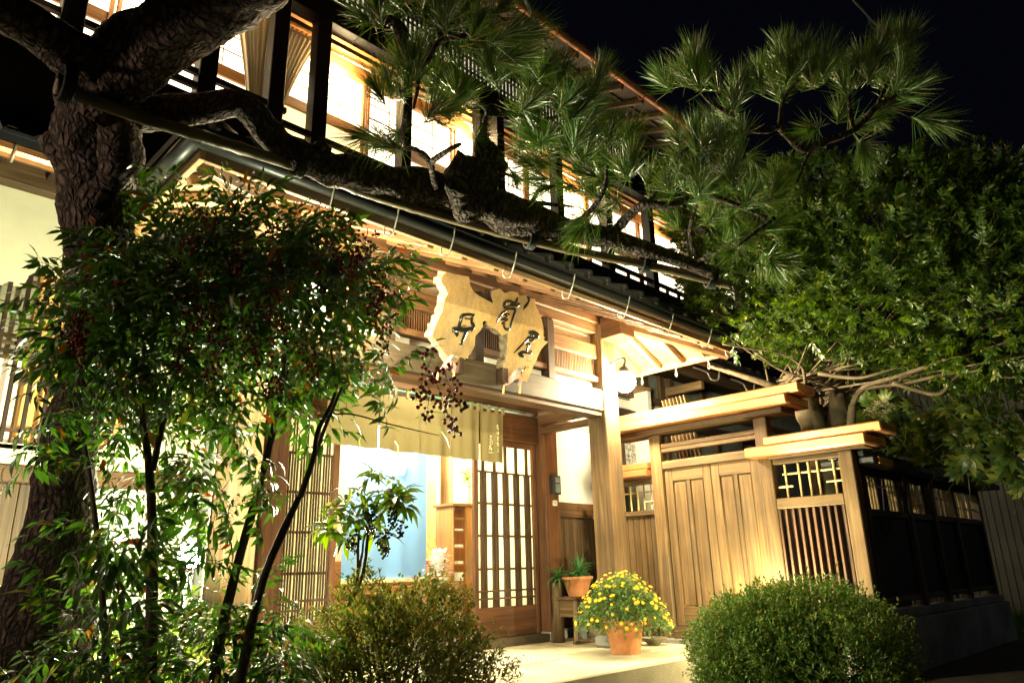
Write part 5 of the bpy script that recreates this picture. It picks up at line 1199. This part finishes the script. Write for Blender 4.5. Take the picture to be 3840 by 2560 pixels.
# ---------------------------------------------------------------- clipped azaleas
def azalea(name, lab, lobes, mat, n, ls, base, grp='clipped azaleas'):
    t = thing(name, lab, 'shrub', base, grp); Ps, Ds = [], []
    for (c_, r_), wgt in lobes:
        m_ = int(n*wgt); d = rdirs(m_); rad = 1-.42*rng.random(m_)**1.8
        bump = np.array([noise.noise(Vector(q)*2.6+Vector(c_))+.5*noise.noise(Vector(q)*8) for q in d]); rad = rad*(1+.24*bump)+.13*(rng.random(m_) < .06)
        p = np.array(c_)+d*rad[:, None]*np.array(r_); Ps.append(p); Ds.append(d)
    p = np.concatenate(Ps); d = np.concatenate(Ds); keep = p[:, 2] > .03; p = p[keep]; d = d[keep]
    # each site is a shoot carrying several small leaves
    rep = 6; P6 = np.repeat(p, rep, 0); D6 = np.repeat(d, rep, 0); up = np.array([0, 0, .5]); off = rng.random((len(P6), 1))
    P6 = P6+(D6+up)*off*ls*1.6; dl = D6*.7+rng.normal(size=P6.shape)*.75+up
    V, F = scatter(leafbase(.42, .12, .08, 1), P6, dl, rng.uniform(.6, 1.2, len(P6))*ls)
    me = bigmesh('foliage', V, F); me.materials.append(M[mat]); link('foliage', me, None, t, kind='stuff')
    g = Geo(); (c0, r0), _ = lobes[0]
    for (c0, r0), _ in lobes:
        for k in range(60):
            dd_ = rdirs(1)[0]; dd_[2] = abs(dd_[2]); b = Vector((c0[0]+rng.normal()*.08*r0[0], c0[1]+rng.normal()*.08*r0[1], 0.02)); e = Vector(np.array(c0)+dd_*np.array(r0)*.93)
            v, f = tubegeo([b, b.lerp(e, .5)+Vector((0, 0, .05))+Vector(rdirs(1)[0])*.04, e], [.007, .0025], 5, 4); g.add(v, f)
    me = bigmesh('twigs', np.array([tuple(q) for q in g.v]), g.f); me.materials.append(M['twig']); link('twigs', me, None, t, kind='stuff'); return t
c1 = P(893, 1500, 2.75)
azalea('azalea_bush', 'rounded clipped azalea with yellowish tips at the bottom centre, left of the mat', [(((c1.x, c1.y, .38), (.385, .40, .45)), 1.0)], 'azalea', 11500, .021, (c1.x, c1.y, 0))
c2 = P(1740, 1450, 5.2); c3 = P(1885, 1450, 5.25)
azalea('azalea_bush', 'wide dark green azalea in front of the gate and the black fence', [(((c3.x-.02, c3.y+.05, .30), (.47, .52, .44)), .58), (((c2.x, c2.y, .33), (.38, .42, .33)), .42)], 'azalea2', 17000, .029, (c3.x, c3.y, 0))
# pale brightly lit shrub left of the pine
def stemshrub(name, lab, cx_, cy_, R, H, nst, mat, L, grp=None, z0=0):
    t = thing(name, lab, 'shrub', (cx_, cy_, 0), grp); g = Geo(); P_, D__ = [], []
    for k in range(nst):
        a = rng.uniform(0, 6.28); r = R*math.sqrt(rng.random()); b = Vector((cx_+.3*r*cos(a), cy_+.3*r*sin(a), z0)); e = Vector((cx_+r*cos(a), cy_+r*sin(a), z0+H*rng.uniform(.55, 1.0))); mdl = b.lerp(e, .5)+Vector((0, 0, .08))
        v, f = tubegeo([b, mdl, e], [.004, .0015], 8, 4); g.add(v, f)
        for q in np.linspace(.2, 1, int(16*H)): 
            c_ = b.lerp(mdl, q*2) if q < .5 else mdl.lerp(e, q*2-1)
            for s in range(4): d = Vector(rdirs(1)[0])+Vector((0, 0, .3)); P_.append(c_); D__.append(d)
    V, F = scatter(leafbase(.42, .2, .06, 2), np.array([tuple(p) for p in P_]), np.array([tuple(p) for p in D__]), rng.uniform(.6, 1.2, len(P_))*L); me = bigmesh('foliage', V, F); me.materials.append(M[mat]); link('foliage', me, None, t, kind='stuff')
    me = bigmesh('stems', np.array([tuple(q) for q in g.v]), g.f); me.materials.append(M['twig']); link('stems', me, None, t, kind='stuff'); return t
stemshrub('garden_shrub', 'airy pale green shrub lit up against the planks, left of the pine trunk', .45, 4.6, .50, 1.35, 60, 'bright', .05)
stemshrub('garden_shrub', 'low pale green shrub lit by the flood lamp, seen through the tall shrub', 1.5, 4.5, .55, .85, 60, 'bright', .045)
stemshrub('garden_shrub', 'small green plant on the ground beside the left azalea', 1.25, 2.9, .3, .5, 26, 'bright', .04)

# ---------------------------------------------------------------- broad-leaved tree behind the gate
TX, TY = 7.35, 2.98
tree = thing('broadleaf_tree', 'broad dense evergreen tree rising behind the gate, lit from below', 'tree', (TX, TY, 0))
def tb(nm, pts, r, sides=14, amp=.12, n=None): return tube(nm, pts, r, 'barkpale', tree, sides, n or len(pts)*7, amp, 5)
tb('trunk', [(TX, TY, 0), (TX+.02, TY, 1.2), (TX-.02, TY+.02, 2.0), (TX-.10, TY+.06, 2.4), (TX-.22, TY+.15, 2.75)], [.17, .15, .135, .12, .07], 20)
tb('trunk', [(TX+.15, TY-.12, 0), (TX+.16, TY-.12, 1.4), (TX+.14, TY-.14, 2.2), (TX+.2, TY-.2, 2.8)], [.12, .11, .10, .06], 18)
tb('branch', [(TX-.1, TY+.06, 2.35), (TX-.3, TY+.25, 2.6), (TX-.5, TY+.5, 2.75), (TX-.6, TY+.8, 2.9)], [.06, .04, .03, .015])
for pts, r in (([(1955, 978, 7.4), (1958, 930, 7.4), (1985, 890, 7.3), (2050, 868, 7.2), (2120, 845, 7.1), (2180, 822, 7.0)], .032), ([(1985, 892, 7.3), (2080, 880, 7.2), (2180, 858, 7.1), (2260, 850, 7.0)], .02), ([(2050, 880, 7.2), (2150, 905, 7.1), (2190, 870, 7.1), (2240, 838, 7.1)], .02), ([(1880, 858, 7.6), (1960, 868, 7.4), (2010, 860, 7.3), (2080, 838, 7.3)], .02), ([(1850, 880, 7.7), (1840, 840, 7.6), (1790, 810, 7.5), (1720, 800, 7.4), (1660, 790, 7.3)], .018)):
    tube('branch', [P(*p) for p in pts], [r, r*.7, r*.4], 'barkpale', tree, 9, len(pts)*7, .14, 7)
tube('trunk', [P(1955, 1100, 7.4), P(1955, 978, 7.4), P(1958, 930, 7.4)], [.045, .04, .034], 'barkpale', tree, 10, 12, .1, 6)
# crown: dense shell of leafy twigs
cb = [(P(2030, 640, 8.0), 1.60, .80), (P(1820, 655, 7.7), 1.0, .58), (P(2230, 680, 7.7), 1.30, .72), (P(1690, 560, 8.0), .66, .66), (P(2080, 560, 8.4), 1.2, .62), (P(2310, 740, 7.4), .95, .55), (P(2060, 720, 7.5), 1.15, .36), (P(1690, 700, 7.35), .38, .38), (P(1850, 480, 8.2), .7, .4)]
def twig(seed, n=13, L=.064):
    r = np.random.default_rng(seed); g = Geo(); v, f = tubegeo([(0, 0, 0), (.01, .08, .01), (0, .15, .02)], [.003, .0012], 3, 4); g.add(v, f)
    t = np.linspace(.2, 1, n); s = np.where(np.arange(n) % 2, 1, -1); pos = np.stack([0*t, .15*t, .02*t], 1); d = np.stack([s*(.9-.5*t), .5+.5*t, r.uniform(-.2, .5, n)], 1)+r.normal(size=(n, 3))*.25
    V, F = scatter(leafbase(.40, .22, .07, 2), pos, d, L*r.uniform(.7, 1.1, n)); g.add(V.tolist(), F); return np.array([tuple(q) for q in g.v]), g.f
TW = [twig(i) for i in range(5)]
TWM = []
for V, F in TW: me = bigmesh('leafy_twig', V, F); me.materials.append(M['osman']); TWM.append(me)
sites = []
for c_, R, Rz in cb:
    m_ = int(1250*R*R); d = rdirs(m_); rad = (1-.35*rng.random(m_)**1.5)
    for q, rr_ in zip(d, rad):
        b = 1+.16*noise.noise(Vector(q)*2.3+c_)+.1*noise.noise(Vector(q)*6+c_); p = c_+Vector((q[0]*R, q[1]*R, q[2]*Rz))*rr_*b
        ok = True
        for c2_, R2, Rz2 in cb:
            dv = p-c2_
            if c2_ is not c_ and (dv.x/R2)**2+(dv.y/R2)**2+(dv.z/Rz2)**2 < .42: ok = False; break
        if p.y > 5.2 or (p.x < 6.9 and p.y > 3.3 and p.z < 3.15): ok = False
        if ok: sites.append((p, Vector(q)))
sites.sort(key=lambda s: (s[0]-EYE).length)
print('tree sites', len(sites))
bulkV, bulkF, off = [], [], 0
front = set(range(0, 300))
for i, (p, q) in enumerate(sites):
    dr = (q*.8+Vector(rdirs(1)[0])*.6+Vector((0, 0, .35))).normalized(); rot = dr.to_track_quat('Y', 'Z').to_matrix() @ Matrix.Rotation(rng.uniform(-1, 1), 3, 'Y'); s = rng.uniform(.8, 1.15)
    if i < 300:
        o = link('leafy_twig', TWM[i % 5], None, tree, p, rot.to_euler()); o.scale = (s, s, s)
    else:
        V, F = TW[i % 5]; R_ = np.array(rot)*s; bulkV.append(V @ R_.T+np.array(p)); bulkF += [tuple(j+off for j in f_) for f_ in F]; off += len(V)
me = bigmesh('foliage', np.concatenate(bulkV), bulkF); me.materials.append(M['osman']); link('foliage', me, None, tree, kind='stuff')
g = Geo()
for k in range(170):
    p, q = sites[int(rng.integers(0, len(sites)))]
    if p.z > 3.8: continue
    b = Vector((TX+rng.uniform(-.4, .8), TY+rng.uniform(-.6, .4), rng.uniform(2.5, 2.9))); mdl = b.lerp(p, .5)+Vector(rdirs(1)[0])*.12
    v, f = tubegeo([b, mdl, p], [.014, .004], 7, 5, .2, 9); g.add(v, f)
me = bigmesh('twigs', np.array([tuple(q) for q in g.v]), g.f); me.materials.append(M['barkpale']); link('twigs', me, None, tree, kind='stuff')
# ---------------------------------------------------------------- fatsia behind the black fence
fat = thing('fatsia_shrub', 'large-leaved shrub with pale round flower heads hanging over the black fence', 'shrub', (8.6, 3.0, 0))
def palmate(seed, n=8):
    r = np.random.default_rng(seed); a = np.linspace(-2.2, 2.2, n); d = np.stack([np.sin(a), np.cos(a), np.full(n, -.12)], 1)
    L = .17*(1-.25*np.abs(a)/2.2); V, F = scatter(leafbase(.42, .3, .05, 2), np.zeros((n, 3)), d, L); g = Geo(); g.add(V.tolist(), F)
    v, f = tubegeo([(0, -.30, .02), (0, -.14, .03), (0, 0, 0)], [.004, .003], 4, 4); g.add(v, f); me = bigmesh('leaf', np.array([tuple(q) for q in g.v]), g.f); me.materials.append(M['fatsia']); return me
FM = [palmate(i) for i in range(4)]
for k in range(240):
    u = rng.random(); px = 1950+430*u; py = rng.uniform(905+45*u, 1010+130*u); p = P(px, py, rng.uniform(8.0, 9.0)-1.0*u)
    e = (Vector(rdirs(1)[0])+Vector((-.4, -.9, -.1))).normalized(); rot = (e.to_track_quat('Z', 'Y').to_matrix() @ Matrix.Rotation(rng.uniform(0, 6.28), 3, 'Z')).to_euler()
    o = link('leaf', FM[k % 4], None, fat, p, rot); s = rng.uniform(.6, 1.0); o.scale = (s, s, s)
for k in range(14): 
    ax, ay = 7.9+.25*k, rng.uniform(2.9, 3.4); tube('stem', [(ax, ay, 0), (ax+.1, ay, 1.0), (ax+rng.uniform(-.2, .2), ay-.1, 1.9)], [.02, .008], 'twig', fat, 6, 8)
g0 = Geo(); sv, sf = ico(1, 1)
for q in rdirs(40): v, f = tubegeo([q*.2, q*.9], [.03, .03], 1, 3); g0.add(v, f); g0.add([Vector(t)*.12+Vector(q)*.95 for t in sv], sf)
um = pymesh('flower_head', g0.v, g0.f, True); um.materials.append(M['umbel'])
for x, y in ((2012, 930), (2030, 925), (2008, 950), (2030, 950), (1995, 945), (2045, 935), (2020, 975), (2035, 985), (2050, 1000), (1998, 1058), (2005, 1075), (1990, 1085), (2022, 1000)):
    o = link('flower_head', um, None, fat, P(x, y, 7.7)); o.scale = (.042,)*3
